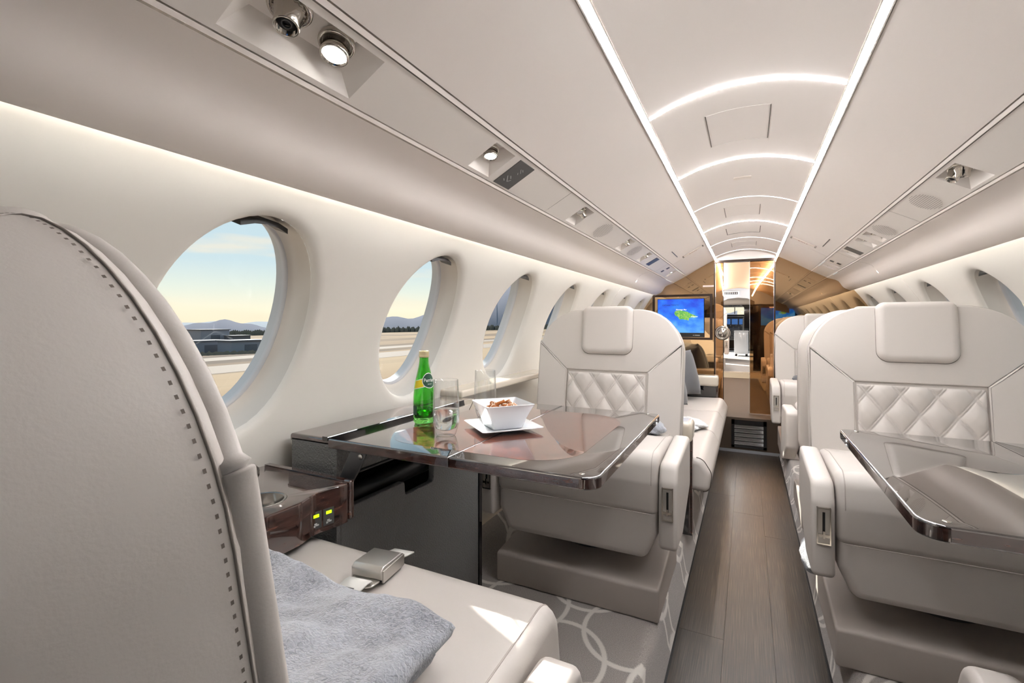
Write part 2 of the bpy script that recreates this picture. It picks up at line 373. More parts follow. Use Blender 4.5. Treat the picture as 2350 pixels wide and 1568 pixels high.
def grid(name, fn, nu, nv, m, parent=None, smooth=True, uv=False, loc=None, rot=None):
    v = [fn(i / nu, j / nv) for j in range(nv + 1) for i in range(nu + 1)]
    f = [(j * (nu + 1) + i, j * (nu + 1) + i + 1, (j + 1) * (nu + 1) + i + 1, (j + 1) * (nu + 1) + i) for j in range(nv) for i in range(nu)]
    o = mesh_obj(name, v, f, m, parent, smooth, loc, rot)
    if uv:
        l = o.data.uv_layers.new(name='uv')
        for p in o.data.polygons:
            for li in p.loop_indices:
                vi = o.data.loops[li].vertex_index; l.data[li].uv = ((vi % (nu + 1)) / nu, (vi // (nu + 1)) / nv)
    return o
def pillow_data(w, h, t, nu=20, nv=20):
    """soft square cushion in the XZ plane, thickness along Y"""
    v = []; f = []
    for sgn in (-1, 1):
        for j in range(nv + 1):
            for i in range(nu + 1):
                a = 2 * i / nu - 1; b = 2 * j / nv - 1
                k = max(0, (1 - abs(a) ** 2.6)) ** .55 * max(0, (1 - abs(b) ** 2.6)) ** .55
                pin = 1 - .07 * (1 - abs(b) ** 2) * (abs(a) ** 3); pin2 = 1 - .07 * (1 - abs(a) ** 2) * (abs(b) ** 3)
                v.append((a * w / 2 * pin, sgn * t / 2 * k, b * h / 2 * pin2))
    q = (nu + 1) * (nv + 1)
    for s in range(2):
        for j in range(nv):
            for i in range(nu):
                a = s * q + j * (nu + 1) + i; fc = (a, a + 1, a + nu + 2, a + nu + 1)
                f.append(fc if s == 0 else tuple(reversed(fc)))
    return v, f
def pillow(name, w, h, t, m, parent=None, loc=None, rot=None):
    v, f = pillow_data(w, h, t); o = mesh_obj(name, v, f, m, parent, True, loc, rot)
    bm = bmesh.new(); bm.from_mesh(o.data); bmesh.ops.remove_doubles(bm, verts=bm.verts, dist=1e-5); bm.to_mesh(o.data); bm.free()
    for p in o.data.polygons: p.use_smooth = True
    return o
def text_mesh(s, size):
    c = bpy.data.curves.new('text', 'FONT'); c.body = s; c.size = size; c.align_x = 'CENTER'; c.align_y = 'CENTER'; c.resolution_u = 3
    o = bpy.data.objects.new('text', c); COL.objects.link(o); dg = bpy.context.evaluated_depsgraph_get(); dg.update()
    me = bpy.data.meshes.new_from_object(o.evaluated_get(dg)); v = [tuple(x.co) for x in me.vertices]; f = [tuple(p.vertices) for p in me.polygons]
    bpy.data.objects.remove(o); bpy.data.curves.remove(c); bpy.data.meshes.remove(me)
    return v, f
def smooth_by_angle(o, deg=40):
    me = o.data
    bm = bmesh.new(); bm.from_mesh(me)
    for e_ in bm.edges:
        if len(e_.link_faces) == 2: e_.smooth = e_.calc_face_angle(0) < math.radians(deg)
    bm.to_mesh(me); bm.free(); return o
# ---------------------------------------------------------------- the cabin shell
XC = -.02          # cabin centre line
RF = .15           # raised seat floor above the sunken aisle
YA, YB = -1.35, 5.05  # aft and forward bulkhead
R0, Z0 = 1.1, .8
TH0 = math.asin(.4 / R0)
def wall_pt(side, y, s, out=0.0):
    th = TH0 + s / R0; r = R0 + out
    return (XC + side * r * math.cos(th), y, Z0 + r * math.sin(th))
SLO, SHI = -.375, .445
WIN_Y = [.694 + .68 * k for k in range(-2, 7)]
WA, WB, WS = .190, .268, -.014      # window half width, half height, centre along the wall
def perim(y0, y1, s0, s1, n=14):
    pts = []
    for k in range(n): pts.append((y0 + (y1 - y0) * k / n, s0))
    for k in range(n): pts.append((y1, s0 + (s1 - s0) * k / n))
    for k in range(n): pts.append((y1 + (y0 - y1) * k / n, s1))
    for k in range(n): pts.append((y0, s1 + (s0 - s1) * k / n))
    return pts
for side, nm in ((-1, 'wall_left'), (1, 'wall_right')):
    v = []; f = []
    def add_strip(y0, y1, n=2):
        b = len(v); m_ = 12
        for j in range(m_ + 1):
            for i in range(n + 1): v.append(wall_pt(side, y0 + (y1 - y0) * i / n, SLO + (SHI - SLO) * j / m_))
        for j in range(m_):
            for i in range(n): f.append((b + j * (n + 1) + i, b + j * (n + 1) + i + 1, b + (j + 1) * (n + 1) + i + 1, b + (j + 1) * (n + 1) + i))
    ys = [w + (.03 if side > 0 else 0) for w in WIN_Y]
    for yc in ys:
        P = perim(yc - .34, yc + .34, SLO, SHI); n = len(P); b = len(v)
        rings = [(1.0, .022, 0), (1.015, .012, 0), (1.045, .005, 0), (1.09, .0015, 0), (1.15, 0, 0), (0, 0, .35), (0, 0, .7), (0, 0, 1.0)]
        for sc_, dep, t in rings:
            for (py, ps) in P:
                g = math.atan2((ps - WS) / WB, (py - yc) / WA)
                k = sc_ if sc_ else 1.15
                ey = yc + WA * k * math.cos(g); es = WS + WB * k * math.sin(g)
                es = max(es, SLO + .004)
                v.append(wall_pt(side, ey + (py - ey) * t, es + (ps - es) * t, dep))
        for i in range(len(rings) - 1):
            for j in range(n):
                j2 = (j + 1) % n; f.append((b + i * n + j, b + i * n + j2, b + (i + 1) * n + j2, b + (i + 1) * n + j))
    add_strip(YA, ys[0] - .34); add_strip(ys[-1] + .34, YB + .1)
    # lower wall down to the floor
    zl = wall_pt(side, 0, SLO)[2]; xl = wall_pt(side, 0, SLO)[0]; b = len(v)
    for (x, z) in ((xl, zl), (XC + side * 1.1, .75), (XC + side * 1.1, .45), (XC + side * 1.06, RF - .02)):
        v.append((x, YA, z)); v.append((x, YB + .1, z))
    for k in range(3): f.append((b + 2 * k, b + 2 * k + 1, b + 2 * k + 3, b + 2 * k + 2))
    w = mesh_obj(nm, v, f, 'wall_cloth'); struct(w)
    bm = bmesh.new(); bm.from_mesh(w.data); bmesh.ops.remove_doubles(bm, verts=bm.verts, dist=1e-5); bmesh.ops.recalc_face_normals(bm, faces=bm.faces); bm.to_mesh(w.data); bm.free()
    for p in w.data.polygons: p.use_smooth = True
    # vertical panel joint between the lining panels
    for yj in (3.69,):
        mb = MB(); pts = [wall_pt(side, yj, SLO + (SHI - SLO) * k / 14, -.0012) for k in range(15)]
        tv, tf = tube_data(pts, .0016, 6); mb.add(tv, tf); mb.build('panel_joint', 'psu_paint', w, True)
# windows
wi = 0
for side in (-1, 1):
    first = None
    for yc in [w + (.03 if side > 0 else 0) for w in WIN_Y]:
        wi += 1
        n = 56; v = []; f = []
        rings = [(1.0, .022), (.995, .035), (.965, .06), (.93, .078), (.885, .084)]
        for k, dep in rings:
            for j in range(n):
                g = 2 * PI * j / n; v.append(wall_pt(side, yc + WA * k * math.cos(g), WS + WB * k * math.sin(g), dep))
        for i in range(len(rings) - 1):
            for j in range(n): f.append((i * n + j, i * n + (j + 1) % n, (i + 1) * n + (j + 1) % n, (i + 1) * n + j))
        root = mesh_obj('window_%d' % wi, v, f, 'reveal'); struct(root)
        v = []; f = []
        for k, dep in ((.885, .084), (.862, .083), (.852, .095), (.852, .125)):
            for j in range(n):
                g = 2 * PI * j / n; v.append(wall_pt(side, yc + WA * k * math.cos(g), WS + WB * k * math.sin(g), dep))
        for i in range(3):
            for j in range(n): f.append((i * n + j, i * n + (j + 1) % n, (i + 1) * n + (j + 1) % n, (i + 1) * n + j))
        mesh_obj('window_frame', v, f, 'sheet_grey', root)
        v = [wall_pt(side, yc + WA * .856 * math.cos(2 * PI * j / n), WS + WB * .856 * math.sin(2 * PI * j / n), .1) for j in range(n)]
        v.append(wall_pt(side, yc, WS, .1)); mesh_obj('pane', v, [(j, (j + 1) % n, n) for j in range(n)], 'pane', root)
        # pull of the shade at the top of the reveal
        dark = side < 0 and abs(yc - .694) < .01
        mb = MB(); ring = []
        for dep in (.03, .072):
            for q in (-.32, -.16, 0, .16, .32):
                k = .965 if dep < .05 else .925
                g = PI / 2 - q; ring.append(wall_pt(side, yc + WA * k * math.cos(g), WS + WB * k * math.sin(g) - .002, dep))
        low = [tuple(Vector(p) - Vector((0, 0, .012))) for p in ring]
        fs = [(i, i + 1, i + 6, i + 5) for i in range(4)] + [(10 + i, 15 + i, 16 + i, 11 + i) for i in range(4)] + [(i, 10 + i, 11 + i, i + 1) for i in range(4)] + [(5 + i, 6 + i, 16 + i, 15 + i) for i in range(4)] + [(0, 5, 15, 10), (4, 14, 19, 9)]
        mb.add(ring + low, fs); mb.build('shade_pull', 'black_plastic' if dark else 'dark_metal', root)

# ceiling: backing shell and the lining panels
LEDX = .265
def ceil_z(h):
    h = abs(h)
    if h <= LEDX: return 1.299 + math.sqrt(.589 ** 2 - h * h)
    q = h - LEDX; return 1.825 - .504 * q - .2336 * q * q
shell = [(-.80, 1.575), (-.72, 1.72), (-.55, 1.86), (-.3, 1.95), (0, 1.985), (.3, 1.95), (.55, 1.86), (.72, 1.72), (.80, 1.575)]
v = []; f = []
for x, z in shell: v += [(XC + x, YA, z), (XC + x, YB + .12, z)]
for i in range(len(shell) - 1): f.append((2 * i, 2 * i + 1, 2 * i + 3, 2 * i + 2))
ceiling = struct(mesh_obj('ceiling', v, f, 'seam'))
STRIP_Y = [1.5 + .68 * k for k in range(-1, 6)]
edges = [YA] + STRIP_Y + [YB + .1]
def ceil_panel(h0, h1, y0, y1, nh=14):
    v = []; f = []
    for i in range(nh + 1):
        h = h0 + (h1 - h0) * i / nh; z = ceil_z(h)
        v += [(XC + h, y0, z), (XC + h, y1, z), (XC + h, y0, z + .02), (XC + h, y1, z + .02)]
    for i in range(nh):
        a = 4 * i; b = a + 4
        f += [(a, a + 1, b + 1, b), (a + 2, b + 2, b + 3, a + 3), (a, b, b + 2, a + 2), (a + 1, a + 3, b + 3, b + 1)]
    f += [(0, 2, 3, 1), (4 * nh, 4 * nh + 1, 4 * nh + 3, 4 * nh + 2)]
    return smooth_by_angle(mesh_obj('ceiling_panel', v, f, 'headliner', ceiling), 30)
for i in range(len(edges) - 1):
    ceil_panel(-LEDX + .012, LEDX - .012, edges[i] + .006, edges[i + 1] - .006)
for s in (-1, 1):
    for y0, y1 in ((YA, 4.03), (4.034, YB + .1)):
        a, b = sorted((s * (LEDX + .012), s * .53)); ceil_panel(a, b, y0, y1, 8)
# light strips
LED0 = .45
def strip_long(s):
    h = s * LEDX; root = empty('light_strip', (XC + h, LED0, ceil_z(LEDX)))
    tag(root, 'long white ceiling light strip on the side of the %s' % ('table with the green bottle' if s < 0 else 'empty table'), 'light strip', 'ceiling light strips')
    n = Vector((h, 0, .526)).normalized(); t = Vector((n.z, 0, -n.x))
    L_ = YB + .08 - LED0
    def bar(name, c0, c1, d0, d1, m):
        q = [t * c0 - n * d0, t * c1 - n * d0, t * c1 - n * d1, t * c0 - n * d1]; v = [(p.x, 0, p.z) for p in q] + [(p.x, L_, p.z) for p in q]
        mesh_obj(name, v, [(0, 1, 2, 3), (7, 6, 5, 4), (0, 4, 5, 1), (1, 5, 6, 2), (2, 6, 7, 3), (3, 7, 4, 0)], m, root, False)
    bar('diffuser', -.0075, .0075, -.004, .003, 'led')
    bar('channel', .0085 * s, .0115 * s, -.01, .003, 'psu_paint')
    bar('channel', -.0115 * s, -.0085 * s, -.01, .003, 'psu_paint')
strip_long(-1); strip_long(1)
names = ['first', 'second', 'third', 'fourth', 'fifth', 'sixth']
kf = 0
for y in STRIP_Y:
    thin = abs(y - 2.86) < .05 or abs(y - 4.22) < .05 or y > 4.8
    hw = .0022 if thin else .0048
    v = []; f = []; n = 20
    for i in range(n + 1):
        h = -LEDX + .012 + (2 * LEDX - .024) * i / n; z = ceil_z(h)
        for yy, zz in ((-hw, z - .002), (hw, z - .002), (hw, z + .012), (-hw, z + .012)): v.append((XC + h, y + yy, zz))
    for i in range(n):
        for k in range(4): f.append((4 * i + k, 4 * i + 4 + k, 4 * i + 4 + (k + 1) % 4, 4 * i + (k + 1) % 4))
    f += [(3, 2, 1, 0), (4 * n, 4 * n + 1, 4 * n + 2, 4 * n + 3)]
    o = mesh_obj('cross_light_strip', v, f, 'led_thin' if thin else 'led')
    if y < 1.4: lab = 'bright curved cross strip of light over the aft cabin ceiling'
    else:
        lab = '%s %s curved cross light strip on the way forward to the bulkhead' % (names[kf], 'thin' if thin else 'bright'); kf += 1
    tag(o, lab, 'light strip', 'cross light strips on the ceiling')

# side service rails with recesses, valance and cove light
PSU0, PSU1 = Vector((.545, 0, 1.668)), Vector((.650, 0, 1.611))
PW = (PSU1 - PSU0).length; PT = (PSU1 - PSU0).normalized(); PN = Vector((-PT.z, 0, PT.x))   # PN points up into the ceiling
if PN.z < 0: PN = -PN
def psu_pt(s, y, t, n=0.0):
    p = PSU0 + PT * t + PN * n; return Vector((XC + s * p.x, y, p.z))
REC = {-1: [(.40, .645), (1.06, 1.17), (1.80, 1.92), (2.60, 2.72), (3.16, 3.27), (4.36, 4.45)],
       1: [(1.79, 1.95), (2.93, 3.03), (3.13, 3.23), (3.60, 3.68), (4.26, 4.32), (4.42, 4.50)]}
JOINTS = {-1: [1.607, 3.9], 1: [.95, 2.46, 3.75]}
for s in (-1, 1):
    root = struct(empty('trim_%d' % (1 if s < 0 else 2), (0, 0, 0)))
    stops = sorted(JOINTS[s]); spans = list(zip([YA] + stops, stops + [YB + .1]))
    for (a, b) in spans:
        mb = MB(); a2, b2 = a + .0012, b - .0012
        recs = [r for r in REC[s] if a < r[0] < b]; y = a2
        def quad(y0, y1, t0, t1):
            mb.add([psu_pt(s, y0, t0), psu_pt(s, y1, t0), psu_pt(s, y1, t1), psu_pt(s, y0, t1)], [(0, 1, 2, 3)])
        for r0_, r1_ in recs:
            quad(y, r0_, 0, PW); quad(r0_, r1_, 0, .012); quad(r0_, r1_, PW - .010, PW)
            o4 = [(r0_, .012), (r1_, .012), (r1_, PW - .010), (r0_, PW - .010)]; dy_ = (r1_ - r0_) * .16
            i4 = [(r0_ + dy_, .016), (r1_ - dy_, .016), (r1_ - dy_, PW - .045), (r0_ + dy_, PW - .045)]
            mb.add([psu_pt(s, *p) for p in o4] + [psu_pt(s, p[0], p[1], .034) for p in i4], [(0, 1, 5, 4), (1, 2, 6, 5), (2, 3, 7, 6), (3, 0, 4, 7), (4, 5, 6, 7)])
            y = r1_
        quad(y, b2, 0, PW)
        mb.build('service_panel', 'psu_paint', root)
    for t0, t1, d in ((-.013, -.004, .0), (PW + .003, PW + .010, .0)):
        mb = MB(); mb.add([psu_pt(s, YA, t0, d), psu_pt(s, YB + .1, t0, d), psu_pt(s, YB + .1, t1, d - .003), psu_pt(s, YA, t1, d - .003), psu_pt(s, YA, t0, .03), psu_pt(s, YB + .1, t0, .03), psu_pt(s, YB + .1, t1, .03), psu_pt(s, YA, t1, .03)],
                          [(0, 1, 2, 3), (0, 4, 5, 1), (3, 2, 6, 7)]); mb.build('edge_rail', 'headliner', root)
    prof = [(.662, 1.6025), (.69, 1.594), (.72, 1.584), (.742, 1.570), (.756, 1.550), (.766, 1.532), (.780, 1.514), (.80, 1.500), (.82, 1.4905), (.836, 1.484), (.8375, 1.4865), (.832, 1.493), (.81, 1.507), (.795, 1.522), (.783, 1.545), (.775, 1.572)]
    ol = prof; v = []; f = []
    for y in (YA, 3.77, 3.773, YB + .1):
        for x, z in ol: v.append((XC + s * x, y, z))
    k = len(ol)
    for q in (0, 2):
        for i in range(k - 1): f.append((q * k + i, q * k + i + 1, (q + 1) * k + i + 1, (q + 1) * k + i))
    mesh_obj('valance', v, f, 'headliner', root)
    mb = MB(); xs = sorted((XC + s * .7835, XC + s * .7935)); mb.box(xs[0], xs[1], -.15, YB - .02, 1.531, 1.541)
    o = mb.build('cove_light', 'cove_led'); tag(o, 'hidden cove light above the %s windows' % ('airfield-side' if s < 0 else 'starboard'), 'light strip')

# floors
floor = MB().box(-.30, .31, YA, 4.86, -.05, -.006).build('floor', 'seam'); struct(floor)
AX0, AX1 = -.248, .252
pw = (AX1 - AX0) / 3
for i in range(3):
    y = YA - .3 * i
    while y < 4.85:
        y0 = max(y, YA); y1 = min(y + 1.65, 4.85)
        if y1 - y0 > .05:
            x0 = AX0 + i * pw + .0006; x1 = AX0 + (i + 1) * pw - .0006
            o = MB().box(x0 - (x0 + x1) / 2, x1 - (x0 + x1) / 2, .0006, y1 - y0 - .0006, -.006, 0).build('plank', 'plank', floor, False, ((x0 + x1) / 2, y0, 0))
        y += 1.65
for s in (-1, 1):
    ex = AX0 if s < 0 else AX1
    prof = [(ex, -.006), (ex, .004), (ex + s * .012, .03), (ex + s * .024, .10), (ex + s * .032, .135), (ex + s * .045, .148), (ex + s * .065, RF), (XC + s * .96, RF), (XC + s * 1.0, RF + .015), (XC + s * 1.03, RF + .08), (XC + s * 1.07, RF + .12)]
    n = 1; v = []; f = []
    for x, z in prof: v += [(x, YA, z), (x, YB, z)]
    for i in range(len(prof) - 1): f.append((2 * i, 2 * i + 1, 2 * i + 3, 2 * i + 2))
    mesh_obj('carpet', v, f, 'carpet', floor)
    # dark edge binding beside the planks
    mb = MB(); a, b = sorted((ex - s * .006, ex + s * .002)); mb.box(a, b, YA, 4.85, -.004, .006); mb.build('edge_binding', 'black_plastic', floor)

# step up at the forward end of the aisle with its air grille
st = empty('aisle_step', (0, 4.85, 0)); tag(st, 'brown step across the aisle end with a black slatted air grille', 'step')
MB().box(-.34, .34, 0, .24, 0, .32).build('riser', 'carpet_brown', st)
MB().box(-.27, .27, -.012, -.001, .0, .025).build('sill', 'grey_panel', st)
gr = empty('grille', (0, -.004, 0)); gr.parent = st
gx0, gx1, gz0, gz1 = -.136, .153, .045, .30
fr = MB(); fr.box(gx0, gx1, -.012, .003, gz0, gz0 + .022).box(gx0, gx1, -.012, .003, gz1 - .04, gz1).box(gx0, gx0 + .025, -.012, .003, gz0, gz1).box(gx1 - .025, gx1, -.012, .003, gz0, gz1); fr.build('grille_frame', 'black_gloss', gr)
MB().box(gx0 + .02, gx1 - .02, 0, .003, gz0 + .01, gz1 - .02).build('grille_backing', 'black_plastic', gr)
for k in range(5):
    z = gz0 + .03 + k * .038
    v = [(gx0 + .025, -.011, z), (gx1 - .025, -.011, z), (gx1 - .025, -.001, z + .022), (gx0 + .025, -.001, z + .022), (gx0 + .025, -.011, z + .005), (gx1 - .025, -.011, z + .005), (gx1 - .025, -.001, z + .027), (gx0 + .025, -.001, z + .027)]
    mesh_obj('slat', v, [(0, 1, 2, 3), (7, 6, 5, 4), (0, 4, 5, 1), (3, 2, 6, 7), (0, 3, 7, 4), (1, 5, 6, 2)], 'black_gloss', gr, False); MB().box(gx0 + .025, gx1 - .025, -.0125, -.0105, z - .001, z + .004).build('slat_edge', 'steel', gr)

# forward bulkhead: mirrored panels either side of the doorway
DX0, DX1, DZ = -.292, .2265, 1.79
def ceil_line(h0, h1, n=16):
    out = []
    hs = [h0 + (h1 - h0) * i / n for i in range(n + 1)]
    for h in hs:
        a = abs(h)
        if a <= .53: z = ceil_z(a)
        elif a <= .655: z = 1.675 - (a - .53) * .55
        elif a <= .742: z = 1.606 - (a - .655) * .41
        elif a <= .836: z = 1.57 - (a - .742) * .92
        else: z = Z0 + math.sqrt(max(0, R0 * R0 - a * a))
        out.append((h, z + .004))
    return out
def bulkhead_outline(h0, h1):
    top = ceil_line(h0, h1, 26)
    return [(XC + h0, .10), (XC + h1, .10)] + [(XC + h, z) for h, z in reversed(top)]
wf = struct(empty('wall_front', (0, YB, 0)))
for nm, a, b in (('mirror_panel', -1.09, DX0 - XC), ('mirror_panel', DX1 - XC, 1.09)):
    prism(nm, bulkhead_outline(a, b), 0, .02, 0, 'bronze_mirror', wf, 'y', smooth=False)
    prism('backing_panel', bulkhead_outline(a, b), .0205, .05, 0, 'tan_panel', wf, 'y', smooth=False)
ol = [(XC + h, z) for h, z in reversed(ceil_line(DX0 - XC, DX1 - XC))]
prism('header_panel', [(DX0, DZ + .02), (DX1, DZ + .02)] + ol, .0, .05, 0, 'headliner', wf, 'y', smooth=False)
MB().box(DX0 - .004, DX1 + .004, -.008, .05, DZ, DZ + .022).build('header_rail', 'bronze_trim', wf)
for x in (DX0, DX1): MB().box(x - .006, x + .006, -.008, .055, .3, DZ).build('door_post', 'bronze_trim', wf)
pl = MB().box(-.40, -.30, -.004, -.001, 1.556, 1.572).build('placard', 'placard', wf)
tv, tf = text_mesh('NO SMOKING IN LAVATORY', .0072)
mesh_obj('lettering', [(x - .35, -.0046, y + 1.564) for x, y, z in tv], tf, 'hazard_red', pl, False)
# glass door leaves
d1 = struct(empty('door_1', (DX0 + .008, YB + .03, 0)))
MB().box(0, .066, -.004, .004, .33, DZ).build('glass_leaf', 'bronze_glass', d1)
kn = lathe('door_knob', [(.0, .034), (.030, .034), (.034, .031), (.040, .024), (.052, .022), (.062, .026), (.070, .022), (.072, .014), (.066, .004), (.03, .0), (.0, .0)], 'chrome', d1, 40, loc=(.062, -.006, 1.10), rot=(PI / 2, 0, 0))
MB().box(.066, .072, -.007, .007, .33, DZ).build('leaf_edge', 'bronze_trim', d1)
d2 = struct(empty('door_2', (DX1 - .008, YB + .03, 0))); d2.rotation_euler = (0, 0, math.radians(-1.2))
MB().box(-.20, 0, -.004, .004, .33, DZ).build('glass_leaf', 'bronze_glass', d2)
MB().box(-.203, -.20, -.005, .005, .33, DZ).build('leaf_edge', 'steel', d2)

# aft bulkhead behind the photographer (seen in the mirrors)
wb = struct(empty('wall_back', (0, YA, 0)))
prism('aft_panel', bulkhead_outline(-1.09, 1.09), -.03, 0, 0, 'black_gloss', wb, 'y', smooth=False)
prism('aft_arch', [(XC + h, z) for h, z in ceil_line(-.8, .8, 30)] + [(XC + h, 1.60 - abs(h) * .25) for h in (.8, .5, .25, 0, -.25, -.5, -.8)], .001, .03, 0, 'tan_panel', wb, 'y', smooth=False)

# ---------------------------------------------------------------- service panel fittings
def psu_frame(s, y, t, n=0.0):
    p = psu_pt(s, y, t, n); return p
def reading_light(s, y, t, n, tilt, scale, lit, label, group):
    root = empty('reading_light', psu_pt(s, y, t, n)); tag(root, label, 'reading light', group)
    root.rotation_euler = Vector(tilt).normalized().to_track_quat('-Z', 'Y').to_euler(); root.scale = (scale,) * 3
    lathe('collar', [(.024, .010), (.027, .006), (.0275, .002), (.026, -.001), (.0225, -.002), (.021, .002), (.021, .010)], 'chrome', root, 32, True)
    lathe('barrel', [(.0, .008), (.0195, .008), (.0195, -.012), (.021, -.016), (.021, -.020), (.0195, -.0215), (.0175, -.0205), (.0172, -.012), (.0, -.012)], 'chrome', root, 32)
    lathe('lens', [(.0, -.0185), (.012, -.0188), (.0168, -.0175), (.0168, -.013), (0, -.013)], 'lamp_lens' if lit else 'knob_white', root, 28)
    return root
def air_nozzle(s, y, t, n, tilt, scale, label, group):
    root = empty('air_nozzle', psu_pt(s, y, t, n)); tag(root, label, 'air nozzle', group)
    root.rotation_euler = Vector(tilt).normalized().to_track_quat('-Z', 'Y').to_euler(); root.scale = (scale,) * 3
    lathe('socket', [(.026, .012), (.029, .006), (.029, .001), (.026, -.002), (.022, -.001), (.020, .004), (.020, .012)], 'chrome', root, 32, True)
    v, f = lathe_data([(.0, .012), (.02, .010), (.0215, .0), (.0195, -.010), (.0165, -.020), (.0165, -.030), (.0155, -.032), (.0135, -.031), (.0130, -.022), (.0, -.022)], 40)
    v = [((x * (1 + .035 * math.cos(20 * math.atan2(yy, x))), yy * (1 + .035 * math.cos(20 * math.atan2(yy, x))), z) if -.012 < z < .011 else (x, yy, z)) for x, yy, z in v]
    mesh_obj('nozzle', v, f, 'chrome', root)
    lathe('nozzle_mouth', [(.0, -.0235), (.0128, -.0235), (.0128, -.0225), (0, -.0225)], 'black_plastic', root, 24)
    v, f = lathe_data([(.0055, -.024), (.007, -.024), (.007, -.027), (.0055, -.027)], 20, True); mesh_obj('inner_ring', v, f, 'dark_metal', root)
    return root
D_AFT = (.25, -.35, -1)
G1 = 'reading lights in the port service rail'; G2 = 'air nozzles in the port service rail'
reading_light(-1, .572, .046, .020, (.10, -.32, -1), 1.12, True, 'large lit reading light beside an air nozzle in the biggest rail recess', G1)
air_nozzle(-1, .478, .040, .020, (.15, -.30, -1), 1.12, 'chrome air nozzle beside the large lit reading light', G2)
reading_light(-1, 1.105, .050, .020, (.15, -.25, -1), .9, True, 'lit reading light next to the dark seat belt sign', G1)
for k, (y, nm) in enumerate(((1.86, 'between the seat belt sign and a speaker grille'), (2.66, 'between two speaker grilles'), (3.215, 'next to the dark narrow sign bar'))):
    reading_light(-1, y - .02, .045, .02, (.2, -.2, -1), .8, False, 'unlit chrome reading light %s, port rail' % nm, G1)
    air_nozzle(-1, y + .025, .05, .02, (.5, .1, -1), .8, 'chrome air nozzle %s, port rail' % nm, G2)
reading_light(-1, 4.405, .05, .02, (.2, -.2, -1), .7, True, 'small reading light nearest the mirrored bulkhead on the port rail', G1)
G3 = 'fittings in the starboard service rail'
air_nozzle(1, 1.90, .045, .018, (-.6, -.2, -1), .95, 'chrome air nozzle tilted outboard beside a ribbed nozzle on the starboard rail', G3)
air_nozzle(1, 1.845, .042, .02, (-.05, .05, -1), 1.05, 'ribbed chrome nozzle pointing straight down on the starboard rail', G3)
for y, nm in ((2.98, 'next to a speaker grille'), (3.18, 'aft of the dark sign bar'), (3.64, 'forward of the dark sign bar'), (4.29, 'beside the two small dark sensors'), (4.46, 'nearest the mirrored bulkhead')):
    reading_light(1, y, .05, .02, (-.2, .1, -1), .62, y in (3.18, 3.64), 'small reading light %s on the starboard rail' % nm, G3)
def rail_plate(name, s, y0, y1, t0, t1, m, label, cat, parent=None, off=-.0015, th=.004, group=None):
    q = [psu_pt(s, y0, t0, off), psu_pt(s, y1, t0, off), psu_pt(s, y1, t1, off), psu_pt(s, y0, t1, off)]; q2 = [psu_pt(s, y0, t0, off + th), psu_pt(s, y1, t0, off + th), psu_pt(s, y1, t1, off + th), psu_pt(s, y0, t1, off + th)]
    o = mesh_obj(name, q + q2, [(0, 1, 2, 3), (7, 6, 5, 4), (0, 4, 5, 1), (1, 5, 6, 2), (2, 6, 7, 3), (3, 7, 4, 0)], m, parent, False)
    if label: tag(o, label, cat, group)
    return o
sg = rail_plate('seat_belt_sign', -1, 1.205, 1.30, .012, PW - .006, 'sign_dark', 'dark square sign with seat belt and no smoking symbols on the port rail', 'sign')
def rail_shape(pts2, name, s, yc, tc, m, parent):
    v = [psu_pt(s, yc + a, tc + b, -.0022) for a, b in pts2]; mesh_obj(name, v, [tuple(range(len(v)))], m, parent, False)
def thick_line(a, b, w):
    a = Vector(a); b = Vector(b); d = (b - a).normalized(); n = Vector((-d.y, d.x)) * w / 2; return [a + n, b + n, b - n, a - n]
for a, b in (((-.02, -.012), (.004, .006)), ((.004, .006), (.014, -.004)), ((-.008, -.016), (.006, -.008)), ((-.022, .002), (-.01, .008))): rail_shape(thick_line(a, b, .003), 'seat_belt_symbol', -1, 1.247, .085, 'icon_grey', sg)
for a, b in (((-.008, -.01), (.01, .002)), ((.0, -.012), (.012, -.006)), ((-.004, .004), (.004, .01))): rail_shape(thick_line(a, b, .002), 'no_smoking_symbol', -1, 1.255, .045, 'icon_grey', sg)
rail_plate('sign_bar', -1, 3.44, 3.55, .012, PW - .02, 'sign_dark', 'narrow dark sign bar on the port rail', 'sign')
rail_plate('sign_bar', 1, 3.45, 3.55, .012, PW - .012, 'sign_dark', 'narrow dark sign bar on the starboard rail', 'sign')
for s, nm in ((-1, 'port'), (1, 'starboard')):
    yy = 4.05 if s < 0 else 4.12
    rail_plate('sensor_window', s, yy, yy + .05, .018, .045, 'sign_dark', 'small square dark sensor window on the %s rail' % nm, 'sensor')
    rail_plate('sensor_slot', s, yy - .01, yy + .04, .066, .092, 'black_plastic', 'small oval black sensor slot on the %s rail' % nm, 'sensor')
def speaker(s, y, label):
    root = empty('speaker_grille', psu_pt(s, y, PW / 2, -.001)); tag(root, label, 'speaker')
    o = psu_pt(s, y, PW / 2, -.001); A, B = .085, .05
    n = 36; ring = [psu_pt(s, y + A * math.cos(2 * PI * k / n), PW / 2 + B * math.sin(2 * PI * k / n), -.0008) - o for k in range(n)]
    mesh_obj('grille_face', ring, [tuple(range(n))], 'psu_paint', root, False)
    mb = MB(); st = .0068
    for i in range(-13, 14):
        for j in range(-8, 9):
            a, b = i * st + (st / 2 if j % 2 else 0), j * st
            if (a / A) ** 2 + (b / B) ** 2 < .95:
                q = [psu_pt(s, y + a + .0017 * math.cos(PI / 3 * k), PW / 2 + b + .0017 * math.sin(PI / 3 * k), -.0016) - o for k in range(6)]; mb.add(q, [(0, 1, 2, 3, 4, 5)])
    h = mb.build('perforations', 'seam', root); h['kind'] = 'stuff'
speaker(-1, 2.20, 'oval perforated speaker grille aft of the middle air nozzles on the port rail'); speaker(-1, 2.90, 'oval perforated speaker grille nearer the bulkhead on the port rail')
